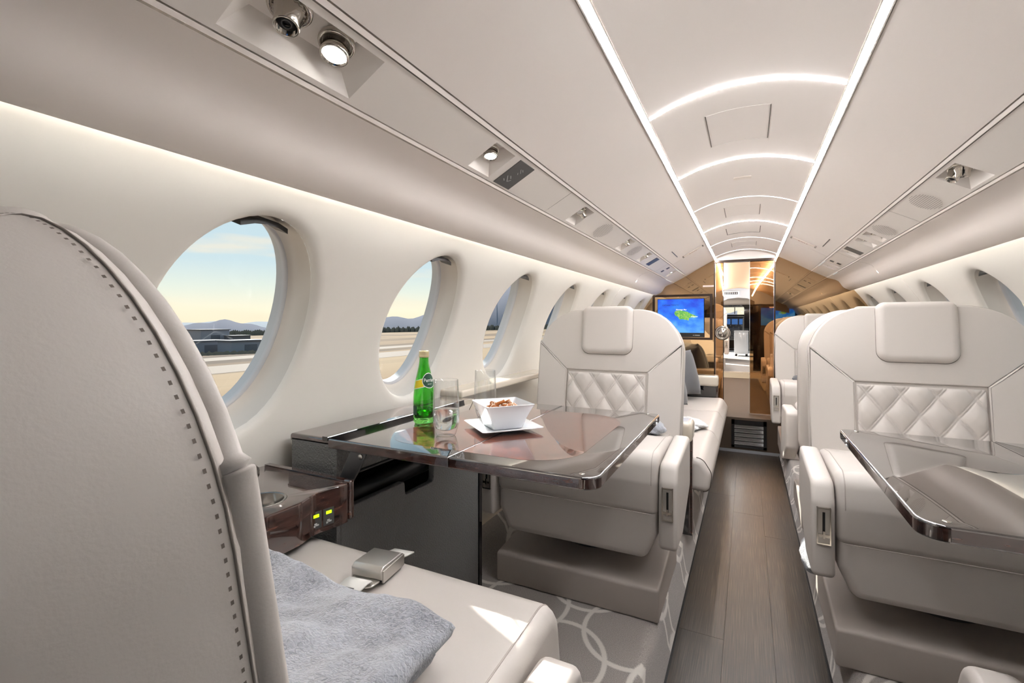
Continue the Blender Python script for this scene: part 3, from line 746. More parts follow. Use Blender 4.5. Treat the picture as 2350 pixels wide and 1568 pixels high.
speaker(1, 2.20, 'oval perforated speaker grille beside the large nozzles on the starboard rail'); speaker(1, 2.78, 'oval perforated speaker grille between two rail joints on the starboard rail')
for s, nm, yp in ((-1, 'port', 3.98), (1, 'starboard', 3.86)):
    h0 = .37; root = empty('exit_placard', (XC + s * h0, yp, ceil_z(h0) - .001)); tag(root, 'small white lit exit placard on the %s ceiling panel' % nm, 'sign')
    root.rotation_euler = (0, s * math.atan2(.56, 1), 0)
    MB().box(-.075, .075, -.022, .022, -.006, 0).build('sign_face', 'placard', root); MB().box(-.088, -.077, -.022, .022, -.008, 0).build('end_cap', 'stitch', root); MB().box(.077, .088, -.022, .022, -.008, 0).build('end_cap', 'stitch', root)
    tv, tf = text_mesh('EXIT', .034); mesh_obj('lettering', [(x, y, -.0066) for x, y, z in tv], [tuple(reversed(q)) for q in tf], 'hazard_red', root, False)
    # short slot joint near the placard
    g = MB(); h1 = .47; g.box(XC + s * h1 - .003, XC + s * h1 + .003, 3.55 if s < 0 else 3.45, 3.85 if s < 0 else 3.75, ceil_z(h1) - .0015, ceil_z(h1) + .004); g.build('panel_slot', 'black_plastic', ceiling)
# hatches in the centre panels
def ceil_mark(h0, h1, y0, y1, m, name, lift=.0012):
    n = 8; v = []; f = []
    for i in range(n + 1):
        h = h0 + (h1 - h0) * i / n; z = ceil_z(h)
        v += [(XC + h, y0, z - lift), (XC + h, y1, z - lift), (XC + h, y1, z + .003), (XC + h, y0, z + .003)]
    for i in range(n):
        for k in range(4): f.append((4 * i + k, 4 * i + 4 + k, 4 * i + 4 + (k + 1) % 4, 4 * i + (k + 1) % 4))
    f += [(3, 2, 1, 0), (4 * n, 4 * n + 1, 4 * n + 2, 4 * n + 3)]
    return mesh_obj(name, v, f, m, ceiling, False)
for y0, y1 in ((1.67, 1.97), (3.05, 3.33), (4.42, 4.66)):
    for h in (-.105, .085): ceil_mark(h - .0013, h + .0013, y0, y1, 'seam', 'hatch_joint')
    for y in (y0, y1): ceil_mark(-.105, .085, y - .0003, y + .0003, 'psu_paint', 'hatch_joint')
for h in (-.12, .10): ceil_mark(h - .002, h + .002, 3.72, 3.98, 'seam', 'hatch_joint')
ceil_mark(-.12, .10, 3.98, 3.986, 'black_plastic', 'hatch_joint')
o = ceil_mark(-.04, .035, 2.46, 2.50, 'placard', 'hatch_label', .003)
# ---------------------------------------------------------------- club seats
def back_tf(tilt=math.radians(9), yb=.455, zb=.418):
    ct, st_ = math.cos(tilt), math.sin(tilt)
    return lambda u, v, w: (u, yb + v * st_ - w * ct, zb + v * ct + w * st_)
BT = back_tf()
BH, BWD = .70, .345
def back_outline(d=0.0):
    w = BWD - d; return roundpoly([(-w + .012, d), (w - .012, d), (w, BH - d), (-w, BH - d)], [.03, .03, .20 - d * .6, .20 - d * .6], 12)
def clip_top(ol, keep):
    return [p for p in ol if keep(p)]
def quilt(parent):
    u0, u1, v0, v1 = -.187, .187, .02, .398; P, Q = .105, .145
    def hgt(a, b):
        x = a / P; y = b / Q
        def g(t):
            t = (t % 1.0); d = min(t, 1 - t); return abs(d - .045), d
        d1, c1 = g(x + y); d2, c2 = g(x - y)
        hh = 1.0
        for d, c in ((d1, c1), (d2, c2)):
            puff = min(1, max(0, (c - .045) / .40)); base = .35 + .65 * math.sin(puff * PI / 2) if c > .045 else .42
            groove = max(0, 1 - d / .03); hh *= (base - .34 * groove)
        ed = min(a - u0, u1 - a, v1 - b, b - v0); hh *= min(1, max(0, ed) / .012) ** .5
        return .034 + .016 * hh if ed > .001 else .0
    return grid('quilted_panel', lambda i, j: BT(u0 + (u1 - u0) * i, v0 + (v1 - v0) * j, hgt(u0 + (u1 - u0) * i, v0 + (v1 - v0) * j)), 130, 120, 'leather', parent)
def make_seat():
    root = empty('club_seat')
    # base plinth
    pl = prism('plinth', roundpoly([(.0, .0), (.0, .116), (.06, .122), (.47, .165), (.47, .0)], [.009, .012, .1, .012, .009], 4), -.32, .32, .008, 'leather_taupe', root, 'x')
    lathe('swivel_ring', [(.0, .12), (.13, .12), (.135, .15), (.13, .17), (.13, .235), (0, .235)], 'dark_metal', root, 40, loc=(0, .30, 0))
    for k in range(10):
        g = 2 * PI * k / 10 + .2; lathe('bolt', [(0, .167), (.009, .167), (.009, .158), (0, .158)], 'chrome', root, 8, loc=(.137 * math.cos(g), .30 + .137 * math.sin(g), 0))
    # lower body
    prism('seat_body', roundpoly([(-.313, .43), (-.313, .30), (-.272, .212), (.272, .212), (.313, .30), (.313, .43)], [.03, .03, .035, .035, .03, .03], 5), .004, .52, .024, 'leather', root, 'y')
    # cushion
    cp = roundpoly([(-.004, .372), (-.012, .49), (.004, .592), (.30, .585), (.50, .555), (.50, .40), (.05, .372)], [.03, .06, .055, .2, .035, .035, .03], 7)
    cu = prism('seat_cushion', cp, -.318, .318, .028, 'leather', root, 'x', 5)
    for s in (-1, 1):
        pts = [(s * .296, p[0], p[1]) for p in inset(cp, .0012) if p[1] > .43]
        pts.sort(key=lambda p: math.atan2(p[2] - .45, -(p[1] - .25)))
        tube('piping', pts, .0016, 'leather_taupe', cu, 6)
    tube('piping', [(-.30 + .6 * k / 10, .0 - .0145, .384) for k in range(11)], .0012, 'leather_taupe', cu, 6)
    # backrest
    sh = prism('back_shell', back_outline(), -.125, .028, .055, 'leather', root, tf=BT, n=7, r1=.012)
    so = back_outline(-.0008)
    mb = MB(); acc = 0; stp = .0085
    for i in range(len(so)):
        a = Vector(so[i]); b = Vector(so[(i + 1) % len(so)]); l = (b - a).length
        while acc < l:
            p = a + (b - a) * (acc / l); d = (b - a).normalized(); nn = Vector((d.y, -d.x))
            if p.y > .02:
                q = []
                for su, sv in ((-1, -1), (1, -1), (1, 1), (-1, 1)):
                    e_ = p + d * su * .0013 + nn * .0006; q.append(BT(e_.x, e_.y, .011 + sv * .0009))
                mb.add(q, [(0, 1, 2, 3)])
            acc += stp
        acc -= l
    t_ = mb.build('stitching', 'thread', sh); t_['kind'] = 'stuff'
    sl = [BT(p[0], p[1], .017) for p in back_outline(-.0002) if p[1] > .02]
    k0 = max(range(len(sl)), key=lambda i: (Vector(sl[i]) - Vector(sl[i - 1])).length); sl = sl[k0:] + sl[:k0]
    tube('piping', sl, .0011, 'stitch', sh, 5)
    full = back_outline(.004)
    vd = lambda u: .405 + (abs(u) - .192) * (.135 / .15)
    # yoke above the diagonal seams
    arc = [p for p in full if p[1] > .545]
    arc.sort(key=lambda p: -math.atan2(p[1] - .3, -p[0]) if False else math.atan2(p[1] - .3, p[0]))
    yo = [(-.192, .407), (.192, .407)] + [(.3405, .5435)] + arc + [(-.3405, .5435)]
    prism('backrest_yoke', yo, .02, .038, 0, 'leather', root, tf=BT, r1=.0042, n=4)
    for s in (-1, 1):
        bo = roundpoly([(s * .1915, .022), (s * .1915, .4058), (s * .3405, .5425), (s * .3400, .3), (s * .333, .012)], [.008, .003, .002, .1, .02], 4)
        if s < 0: bo = list(reversed(bo))
        prism('side_bolster', bo, .02, .0395, 0, 'leather', root, tf=BT, r1=.0048, n=5)
    quilt(root)
    hw = .122
    ho = roundpoly([(-hw, .484), (hw, .484), (hw * .985, .713), (-hw * .985, .713)], [.042, .042, .03, .03], 8)
    prism('headrest_gap', [(p[0] * 1.010, min(p[1] - .0018, .692)) for p in ho], .02, .0386, 0, 'seam', root, tf=BT, r1=.001, n=2)
    prism('headrest', ho, .0, .062, 0, 'leather', root, tf=BT, r1=.024, n=7)
    # arms
    for s in (-1, 1):
        ap = roundpoly([(-.022, .27), (-.018, .50), (.01, .562), (.36, .585), (.385, .565), (.385, .38), (.14, .268)], [.018, .05, .04, .02, .02, .03, .02], 5)
        a0, a1 = sorted((s * .322, s * .384))
        arm = prism('armrest', ap, a0, a1, .014, 'leather', root, 'x', 4)
        xm = (a0 + a1) / 2
        mb = MB(); w = .0185; z0, z1 = .375, .487; yf = -.0235
        mb.box(xm - w, xm + w, yf - .004, yf + .004, z0, z0 + .004).box(xm - w, xm + w, yf - .004, yf + .004, z1 - .004, z1).box(xm - w, xm - w + .0035, yf - .004, yf + .004, z0, z1).box(xm + w - .0035, xm + w, yf - .004, yf + .004, z0, z1)
        lt = mb.build('latch_frame', 'chrome', arm)
        MB().box(xm - w + .002, xm + w - .002, yf - .0005, yf + .004, z0 + .002, z1 - .002).build('latch_plate', 'steel', arm)
        MB().box(xm - .0035, xm + .0035, yf - .0015, yf + .004, z0 + .03, z1 - .014).build('latch_slot', 'black_plastic', arm)
        MB().box(xm - w + .004, xm + w - .004, yf - .007, yf + .002, z0 + .024, z0 + .032).box(xm - .003, xm + .003, yf - .008, yf, z0 + .02, z0 + .042).build('latch_handle', 'chrome', arm)
        pts = [(a1 - .012 if s > 0 else a0 + .012, p[0], p[1]) for p in inset(ap, .003) if p[1] > .42]
        pts.sort(key=lambda p: math.atan2(p[2] - .4, -(p[1] - .2)))
        tube('piping', pts, .0012, 'leather_taupe', arm, 5)
    return root
seat0 = make_seat()
XL, XR = -.597, .560
def place_seat(x, y, rz, label, group=None, z=RF, first=[True]):
    o = seat0 if first[0] else copy_tree(seat0); first[0] = False
    o.location = (x, y, z); o.rotation_euler = (0, 0, rz); tag(o, label, 'seat', group); return o
SG = 'cream leather club seats'
place_seat(XL, 1.69, 0, 'cream club seat with quilted back facing aft behind the table with the green bottle', SG)
place_seat(XR, 1.73, 0, 'cream club seat with quilted back facing aft behind the empty table', SG)
s3 = place_seat(XL, .745, PI, 'cream club seat holding the folded grey blanket, its back in the foreground', SG)
s4 = place_seat(XR + .10, .915, PI, 'cream club seat facing forward on the near side of the empty table, armrest tip showing', SG)
place_seat(XR + .005, 3.27, PI, 'cream club seat facing forward, back to back with the seat behind the empty table', SG)
place_seat(XR - .01, 4.18, 0, 'cream club seat facing aft close to the mirrored bulkhead', SG)

# the near seat: backrest set back, arms drawn back, console in place of the outboard arm
BACK = ('back_shell', 'backrest_yoke', 'side_bolster', 'quilted_panel', 'headrest_gap', 'headrest')
def base_name(o): return o.name.split('.')[0]
def adjust(seat, back=0.0, arms=0.0, drop_x=None, lift=0.0):
    for ch in list(seat.children):
        n = base_name(ch)
        if n in BACK: ch.location.y += back; ch.location.z += lift
        if n == 'armrest':
            if drop_x is not None and (sum(v.co.x for v in ch.data.vertices) > 0) == (drop_x > 0):
                for g_ in list(ch.children): bpy.data.objects.remove(g_)
                bpy.data.objects.remove(ch); continue
            ch.location.y += arms
adjust(s3, .064, .085, 1, .011)
adjust(s4, .0, .0, -1)

# ---------------------------------------------------------------- fold-out tables
TZ = .914
def make_table(s, label):
    x_in = XC + s * .906; x_out = (XC + s * .906) - s * (.680 if s < 0 else .665); xf = XC + s * .55
    y0, y1 = .835, 1.53
    if s > 0: y0, y1 = .865, 1.535
    root = empty('folding_table', (x_in, (y0 + y1) / 2, TZ)); tag(root, label, 'table')
    hy = (y1 - y0) / 2
    def leaf(a, b, rounded):
        a, b = a - x_in, b - x_in; lo, hi = min(a, b), max(a, b); r = [.002] * 4
        pts = [(lo, -hy), (hi, -hy), (hi, hy), (lo, hy)]
        if rounded: r = ([.002, .035, .02, .002] if s < 0 else [.035, .002, .002, .02])
        lf = prism('table_leaf', roundpoly(pts, r, 8), -.024, 0, .002, 'table_lacquer', root, 'z', r1=.0035)
        smooth_by_angle(lf, 35)
        e_ = prism('edge_band', roundpoly(pts, r, 8), -.0215, -.0042, 0, 'dark_wood', lf, 'z'); e_.scale = (1.0008, 1.0008, 1); smooth_by_angle(e_, 35)
        mx_ = .055; ilo = lo + (mx_ if (rounded and s < 0) is False and not (not rounded and s > 0) else .0); 
        # burl inlay, inset from the outer edges
        if s > 0: return lf
        il, ih = (lo + .11, hi - .002) if (not rounded) == (s < 0) else (lo + .002, hi - .075)
        rr = [.10, 0, 0, .10] if (not rounded) == (s < 0) else [0, .12, .12, 0]
        inl = prism('burl_inlay', roundpoly([(il, -hy + .05), (ih, -hy + .05), (ih, hy - .10), (il, hy - .10)], rr, 10), -.004, .0003, 0, 'burl', lf, 'z'); smooth_by_angle(inl, 35)
        return lf
    leaf(x_in, xf + s * .0008, False); leaf(xf - s * .0008, x_out, True)
    for y in (-hy + .02, hy - .02):
        lathe('hinge_screw', [(0, .0012), (.005, .0010), (.006, .0), (0, 0)], 'chrome', root, 12, loc=(x_out - x_in + s * .035, y, 0))
    MB().box(min(0, -s * .05), max(0, -s * .05), -hy + .05, hy - .05, -.04, -.025).build('hinge_rail', 'dark_metal', root)
    # folding stay bracket below the near edge
    for y in (-hy + .012,):
        q = [(-s * .065, -.026), (-s * .115, -.026), (-s * .100, -.055), (-s * .035, -.155), (-s * .005, -.165), (-s * .002, -.145)]
        prism('stay_bracket', q if s < 0 else list(reversed(q)), y - .004, y + .004, .0012, 'dark_metal', root, 'y', 2)
        lathe('bracket_screw', [(0, .004), (.006, .003), (.007, 0), (0, 0)], 'steel', root, 12, loc=(-s * .100, y - .004, -.034), rot=(PI / 2, 0, 0))
    return root
make_table(-1, 'folding table with burl inlay holding the green bottle, glasses and snack bowl')
make_table(1, 'empty glossy folding table with dark edge on the starboard side')

# ---------------------------------------------------------------- port side ledge, panel and console
XP = XC - .894
lg = empty('side_ledge', (XP, .865, 0)); tag(lg, 'black leather side panel with table stowage slot below the port windows', 'side panel')
y1p = 1.56 - .865
# aisle facing panel with a stowage opening
op = [(0, .07), (y1p, .07), (y1p, .905), (0, .905)]
MB().box(-.13, -.095, 0, y1p, .17, .86).build('slot_back', 'black_plastic', lg)
low = [(0, .16), (y1p - .02, .16), (y1p - .02, .79), (.395, .79), (.39, .684), (.25, .684), (.246, .7265), (0, .7265)]
prism('lower_panel', roundpoly(low, [.002, .004, .012, .008, .012, .012, .008, .004], 4), -.022, 0, .003, 'black_leather', lg, 'x', 2)
upp = [(0, .81), (y1p - .02, .81), (y1p - .02, .886), (0, .886)]
prism('upper_panel', upp, -.03, -.008, .002, 'black_leather', lg, 'x', 2)
v = [(-.012, 0, .655), (-.012, .62, .835), (.0, .62, .828), (.0, 0, .648), (-.012, 0, .66), (-.012, .62, .84)]
tube('slot_rail', [(-.008, 0.01, .806), (-.008, .65, .806)], .004, 'dark_metal', lg, 8)
tube('slot_tray', [(-.06, 0.01, .735), (-.06, .65, .735)], .034, 'black_plastic', lg, 10)
MB().box(-.035, .004, y1p - .02, y1p, .16, .885).build('end_post', 'black_gloss', lg)
MB().box(-.165, -.002, -.012, 0, .16, .896).build('end_panel', 'black_leather', lg)
rbox('ledge_top', (-.098, y1p / 2 - .006, .897), (.152, y1p + .012, .020), .006, 'dark_wood', lg)
MB().box(-.032, -.0135, -.03, y1p - .1, .9075, .9175).build('ledge_lip', 'black_gloss', lg)
lathe('panel_screw', [(0, .003), (.004, .002), (.005, 0), (0, 0)], 'steel', lg, 10, loc=(-.008, .20, .845), rot=(0, PI / 2, 0))
for a, b, nm in ((1.575, 2.5, 'cream ledge cap under the port windows beside the aft-facing seat'),):
    o = rbox('ledge_cap', (XC - 1.045, (a + b) / 2, .915), (.11, b - a, .03), .008, 'cream_gloss'); tag(o, nm, 'ledge')
# console with cup holder beside the near seat
cn = empty('side_console', (XP, .05, 0)); tag(cn, 'dark glossy wood console with cup holder and lit switches beside the near seat', 'console')
ct = [(-.17, .1), (.085, .1), (.098, .42), (.118, .52), (.118, .60), (.104, .64), (.118, .702), (.118, .728), (-.17, .728)]
ctr = roundpoly(ct, [.002, .01, .12, .08, .06, .05, .03, .008, .002], 8)
# ring-shaped top with a hole for the cup
cxh, cyh, rh = .040, .572, .040
N_ = 48
hole = [(cxh + rh * math.cos(2 * PI * k / N_), cyh + rh * math.sin(2 * PI * k / N_)) for k in range(N_)]
def ray_out(g):
    best = None; d = Vector((math.cos(g), math.sin(g)))
    for i in range(len(ctr)):
        a = Vector(ctr[i]) - Vector((cxh, cyh)); b = Vector(ctr[(i + 1) % len(ctr)]) - Vector((cxh, cyh)); e_ = b - a
        den = d.x * e_.y - d.y * e_.x
        if abs(den) < 1e-9: continue
        t = (a.x * e_.y - a.y * e_.x) / den; q = (a.x * d.y - a.y * d.x) / den
        if t > 0 and -1e-6 <= q <= 1 + 1e-6 and (best is None or t < best): best = t
    return best
angs = sorted(set([round(2 * PI * k / 96, 6) for k in range(96)] + [round(math.atan2(p[1] - cyh, p[0] - cxh) % (2 * PI), 6) for p in ctr]))
v = []; f = []
for g in angs:
    t = ray_out(g); c_, s_ = math.cos(g), math.sin(g)
    v += [(cxh + rh * c_, cyh + rh * s_, .843), (cxh + (t - .006) * c_, cyh + (t - .006) * s_, .843), (cxh + (t - .0015) * c_, cyh + (t - .0015) * s_, .8415), (cxh + t * c_, cyh + t * s_, .837), (cxh + t * c_, cyh + t * s_, .757)]
n = len(angs)
for i in range(n):
    j = (i + 1) % n
    for k in range(4): f.append((5 * i + k, 5 * i + k + 1, 5 * j + k + 1, 5 * j + k))
top = mesh_obj('console_top', v, f, 'dark_wood', cn); smooth_by_angle(top, 35)
lathe('cup_holder', [(.0, .775), (.036, .775), (.0385, .80), (.0395, .842), (.044, .8445), (.0455, .843), (.0455, .8405), (.041, .841), (.0405, .80), (.038, .772), (.0, .772)], 'cup_steel', cn, 48, loc=(cxh, cyh, 0))
MB().box(-.17, -.012, .1, .71, .17, .757).build('console_body', 'black_leather', cn)
rbox('edge_trim', (.108, .735, .802), (.024, .014, .088), .005, 'dark_wood', cn)
MB().box(-.17, .10, .728, .742, .83, .8445).build('top_trim', 'dark_wood', cn)
for k, yk in enumerate((.648, .676)):
    sw = MB().box(.0, .0055, -.0125, .0125, -.018, .018).build('switch', 'sign_dark', cn, False, (.101 + .006 * k, yk, .786), (0, 0, math.radians(-12)))
    MB().box(.0055, .0065, -.006, .006, .006, .012).build('switch_light', 'key_green', sw)
    MB().box(.0055, .0062, -.006, -.002, -.014, -.010).box(.0055, .0062, -.001, .006, -.012, -.009).box(.0055, .0062, -.004, .002, -.009, -.006).build('switch_symbol', 'icon_grey', sw)
# starboard ledge and panel behind the empty table
sl_ = empty('side_ledge', (XC + .894, 1.0, 0)); tag(sl_, 'black leather side panel under the starboard windows behind the empty table', 'side panel')
MB().box(0, .03, 0, .54, .17, .88).build('lower_panel', 'black_leather', sl_); rbox('ledge_top', (.106, .27, .925), (.168, .55, .022), .006, 'dark_wood', sl_)

# ---------------------------------------------------------------- things on the table
def on_table(x, y): return (x, y, TZ + .0005)
# water bottle
bt = empty('water_bottle', on_table(-.831, 1.095)); tag(bt, 'open green glass water bottle with yellow and dark green label', 'bottle')
bp_ = [(.0, .004), (.020, .002), (.026, .0), (.0295, .004), (.0305, .012), (.0305, .060), (.0302, .075), (.0285, .098), (.0245, .122), (.0195, .143), (.0155, .160), (.0135, .173), (.0128, .184), (.0128, .190)]
inn = [(r - .0024, z) for r, z in reversed(bp_[4:])] + [(.0, .011)]
lathe('bottle_glass', bp_ + [(.0128, .191), (.0104, .191)] + inn, 'green_glass', bt, 48)
lathe('mineral_water', [(.0, .0115), (.0277, .0125), (.0277, .034), (.0, .034)], 'green_water', bt, 40)
lathe('neck_ring', [(.0134, .186), (.0142, .188), (.0142, .1925), (.0136, .194), (.0142, .196), (.0142, .2035), (.0135, .205), (.0104, .205), (.0104, .186)], 'cap_gold', bt, 32, True)
def b_r(z):
    for i in range(len(bp_) - 1):
        if bp_[i][1] <= z <= bp_[i + 1][1] and bp_[i + 1][1] > bp_[i][1]:
            t = (z - bp_[i][1]) / (bp_[i + 1][1] - bp_[i][1]); return bp_[i][0] + (bp_[i + 1][0] - bp_[i][0]) * t
    return .03
cam_ang = math.atan2(-1.095, .831)       # towards the camera
def on_bottle(a, z, off=.0006):
    """a: arc distance to the right as seen by the camera"""
    r = b_r(z) + off; g = cam_ang + a / .026; return (r * math.cos(g), r * math.sin(g), z)
def patch(name, a0, a1, z0, z1, m, off, parent, na=14, nz_=8, sk=0.0):
    return grid(name, lambda i, j: on_bottle(a0 + (a1 - a0) * i, z0 + (z1 - z0) * j + sk * (a0 + (a1 - a0) * i), off), na, nz_, m, parent)
def disc(name, ac, zc, r, m, off, parent):
    v = [on_bottle(ac, zc, off)]; f = []; n = 36
    for ring in (.5, 1.0):
        for k in range(n): v.append(on_bottle(ac + r * ring * math.cos(2 * PI * k / n), zc + r * ring * math.sin(2 * PI * k / n), off))
    f += [(0, 1 + k, 1 + (k + 1) % n) for k in range(n)] + [(1 + k, 1 + n + k, 1 + n + (k + 1) % n, 1 + (k + 1) % n) for k in range(n)]
    return mesh_obj(name, v, f, m, parent)
patch('label_band', -.030, .048, .104, .129, 'label_white', .0005, bt, sk=.25)
patch('label_yellow_field', -.029, -.001, .106, .127, 'label_yellow', .0008, bt, sk=.25)
d_ = disc('label_border', .016, .122, .0215, 'label_white', .0011, bt); disc('label_disc', .016, .122, .0198, 'label_green', .0014, bt)
tv, tf = text_mesh('Perrier', .0118)
mesh_obj('lettering', [on_bottle(.016 + x, .1225 + y * 1.25, .0018) for x, y, z in tv], tf, 'label_white', bt)
tv, tf = text_mesh('BIENFAIT', .003); mesh_obj('lettering', [on_bottle(.016 + x, .112 + y, .0018) for x, y, z in tv], tf, 'label_white', bt)
patch('rear_label', -.034, -.018, .026, .050, 'label_green', .0006, bt)
# glasses
def tumbler(x, y, fill, label):
    root = empty('drinking_glass', on_table(x, y)); tag(root, label, 'glass', 'drinking glasses on the table')
    outer = [(.0, .0), (.022, .0), (.0245, .003), (.0285, .016), (.0325, .032), (.0335, .05), (.0330, .085), (.0310, .140)]
    inner = [(.0297, .1405), (.0316, .085), (.0320, .05), (.0308, .034), (.0262, .020), (.014, .0145), (.0, .0135)]
    lathe('glass_body', outer + [(.0306, .1412)] + inner, 'thin_glass', root, 48)
    lathe('water', [(.0, .0140), (.0135, .0150), (.0257, .0205), (.0303, .0345), (.03155, .05), (.03145, fill), (.0, fill)], 'water', root, 40)
tumbler(-.684, .992, .066, 'tall drinking glass half full of water in front of the green bottle')
tumbler(-.712, 1.24, .052, 'tall drinking glass part full of water behind the white snack bowl')
# plate and bowl
RZ = math.radians(49); bc = (-.592, 1.125)
def square_loft(name, prof, m, parent):
    """prof: (half side, z, corner radius); inner and outer in one run"""
    v = []; f = []; k = None
    for h, z, r in prof:
        ol = roundpoly([(-h, -h), (h, -h), (h, h), (-h, h)], max(r, .0005), 5); k = len(ol); v += [(p[0], p[1], z) for p in ol]
    for i in range(len(prof) - 1):
        for j in range(k): f.append((i * k + j, i * k + (j + 1) % k, (i + 1) * k + (j + 1) % k, (i + 1) * k + j))
    f.append(tuple(reversed(range(k)))); f.append(tuple(range((len(prof) - 1) * k, len(prof) * k)))
    return smooth_by_angle(mesh_obj(name, v, f, m, parent), 50)
pt = square_loft('plate', [(.045, 0, .01), (.048, .002, .01), (.060, .005, .01), (.084, .0115, .008), (.0848, .0135, .008), (.083, .0142, .008), (.060, .0085, .01), (.045, .0062, .01)], 'porcelain', None)
pt.location = (bc[0], bc[1], TZ + .0005); pt.rotation_euler = (0, 0, RZ); tag(pt, 'white square porcelain plate under the snack bowl', 'plate')
bw = square_loft('snack_bowl', [(.040, 0, .006), (.0425, .002, .006), (.0500, .026, .006), (.066, .062, .006), (.0672, .0645, .006), (.0655, .0652, .006), (.0640, .0625, .006), (.0478, .027, .006), (.0405, .006, .006)], 'porcelain', None)
bw.location = (bc[0], bc[1], TZ + .0072); bw.rotation_euler = (0, 0, RZ); tag(bw, 'white square bowl of pretzels standing on a plate', 'bowl')
def pretzel_curve():
    pts = []
    for k in range(48):
        t = 2 * PI * k / 48
        pts.append((.0155 * math.sin(t) * (1 + .25 * math.cos(2 * t)) + .004 * math.sin(3 * t), .013 * math.cos(t) - .004 * math.cos(2 * t), .0015 * math.sin(3 * t)))
    return pts
spots = [(-.022, -.018, .046, .2, .3, 0), (.008, -.026, .050, .9, .2, 1), (.030, -.006, .050, .5, -.4, 1), (-.004, .008, .052, 1.1, .4, 1), (.020, .024, .052, .6, .2, 0), (-.028, .020, .047, .3, -.5, 1), (-.006, .034, .048, .4, .5, 0), (.002, -.006, .034, 0, 0, 0), (-.02, .0, .036, .2, .1, 0), (.022, .010, .036, -.2, .2, 0)]
for k, (x, y, z, rx, ry, ic) in enumerate(spots):
    c_, s_ = math.cos(RZ), math.sin(RZ)
    o = tube('pretzel', pretzel_curve(), .0046, 'pretzel', None, 10, True); o.location = (bc[0] + x * c_ - y * s_, bc[1] + x * s_ + y * c_, TZ + .0072 + z + .002); o.rotation_euler = (rx, ry, k * 1.3)
    tag(o, 'brown baked pretzel with white icing drizzle in the white bowl' if ic else 'plain brown baked pretzel lying in the white bowl', 'pretzel', 'iced pretzels in the bowl' if ic else 'plain pretzels in the bowl')
    if ic:
        P = pretzel_curve(); mb = MB()
        for q in range(2, 48, 4):
            a = Vector(P[q]); d = (Vector(P[(q + 1) % 48]) - a).normalized(); u_ = Vector((-d.y, d.x, 0)).normalized()
            arc = [a + u_ * .0052 * math.cos(g) + Vector((0, 0, .0052)) * math.sin(g) for g in [PI * i / 6 for i in range(7)]]
            tv, tf = tube_data(arc, .0009, 5); mb.add(tv, tf)
        mb.build('icing', 'icing', o, True)

# ---------------------------------------------------------------- near seat: folded blanket and belt buckle
def hsh(i, j):
    q = math.sin(i * 127.1 + j * 311.7) * 43758.5453; return q - math.floor(q)
def vnoise(x, y):
    i, j = math.floor(x), math.floor(y); u, w = x - i, y - j; u = u * u * (3 - 2 * u); w = w * w * (3 - 2 * w)
    return (hsh(i, j) * (1 - u) + hsh(i + 1, j) * u) * (1 - w) + (hsh(i, j + 1) * (1 - u) + hsh(i + 1, j + 1) * u) * w
def wrinkle(x, y):
    a = x * .8 + y * .6; b = -x * .6 + y * .8
    return .016 * (vnoise(a * 5 + 3, b * 13) - .5) + .010 * (vnoise(a * 12, b * 22 + 5) - .5) + .004 * (vnoise(x * 45, y * 45) - .5)
def slab(x0, x1, y0, y1, z0, h, r, seed, nx, ny, top_fn):
    """soft rounded layer of cloth: top and bottom sheets joined by a rolled rim"""
    def fn(i, j):
        a = i * 4; 
        return None
    v = []; f = []
    for s_ in (0, 1):
        for j in range(ny + 1):
            for i in range(nx + 1):
                u, w = i / nx, j / ny
                eu = min(u, 1 - u) * (x1 - x0); ew = min(w, 1 - w) * (y1 - y0); ed = min(eu, ew)
                k = math.sqrt(max(0, 1 - (1 - min(1, ed / r)) ** 2))
                x = x0 + (x1 - x0) * u + .012 * (vnoise(w * 6 + seed, seed) - .5) * (1 if u > .5 else .3); y = y0 + (y1 - y0) * w + .016 * (vnoise(u * 5 + seed, 9) - .5)
                mid = z0 + h / 2; v.append((x, y, mid + (1 if s_ else -1) * k * (h / 2 + (top_fn(x, y) * k if s_ else 0))))
    q = (nx + 1) * (ny + 1)
    for s_ in (0, 1):
        for j in range(ny):
            for i in range(nx):
                a = s_ * q + j * (nx + 1) + i; c = (a, a + 1, a + nx + 2, a + nx + 1); f.append(c if s_ else tuple(reversed(c)))
    return v, f
mb = MB()
zb_ = RF + .598
for (x0, x1, y0, y1, z0, h, sd, tf_) in ((-.785, -.372, .31, .515, zb_, .030, 1, lambda x, y: .6 * wrinkle(x, y)),
                                      (-.788, -.350, .30, .540, zb_ + .024, .034, 7, lambda x, y: 1.9 * wrinkle(x, y + .3))):
    v_, f_ = slab(x0, x1, y0, y1, z0, h, .02, sd, 110, 70, tf_); mb.add(v_, f_)
o = mb.build('folded_blanket', 'fleece', None, True); tag(o, 'fluffy grey blanket folded on the near seat cushion', 'blanket')
bm = bmesh.new(); bm.from_mesh(o.data); bmesh.ops.remove_doubles(bm, verts=bm.verts, dist=1e-5); bm.to_mesh(o.data); bm.free()
for p in o.data.polygons: p.use_smooth = True
bk = empty('belt_buckle', (-.603, .660, RF + .597), math.radians(8)); tag(bk, 'brushed steel seat belt buckle with white webbing on the near seat cushion', 'seat belt')
prism('buckle_lid', roundpoly([(-.036, -.008), (.034, -.008), (.036, .008), (.028, .0125), (-.030, .0145), (-.0385, .008)], [.004, .005, .004, .006, .006, .004], 4), -.031, .031, .002, 'steel', bk, 'x', 3, loc=(0, 0, .012))
MB().box(-.028, .028, -.032, .030, .0, .008).build('buckle_body', 'dark_metal', bk)
for s in (-1, 1): MB().box(s * .0315 - .0015, s * .0315 + .0015, -.034, .033, .0, .020).build('side_plate', 'steel', bk)
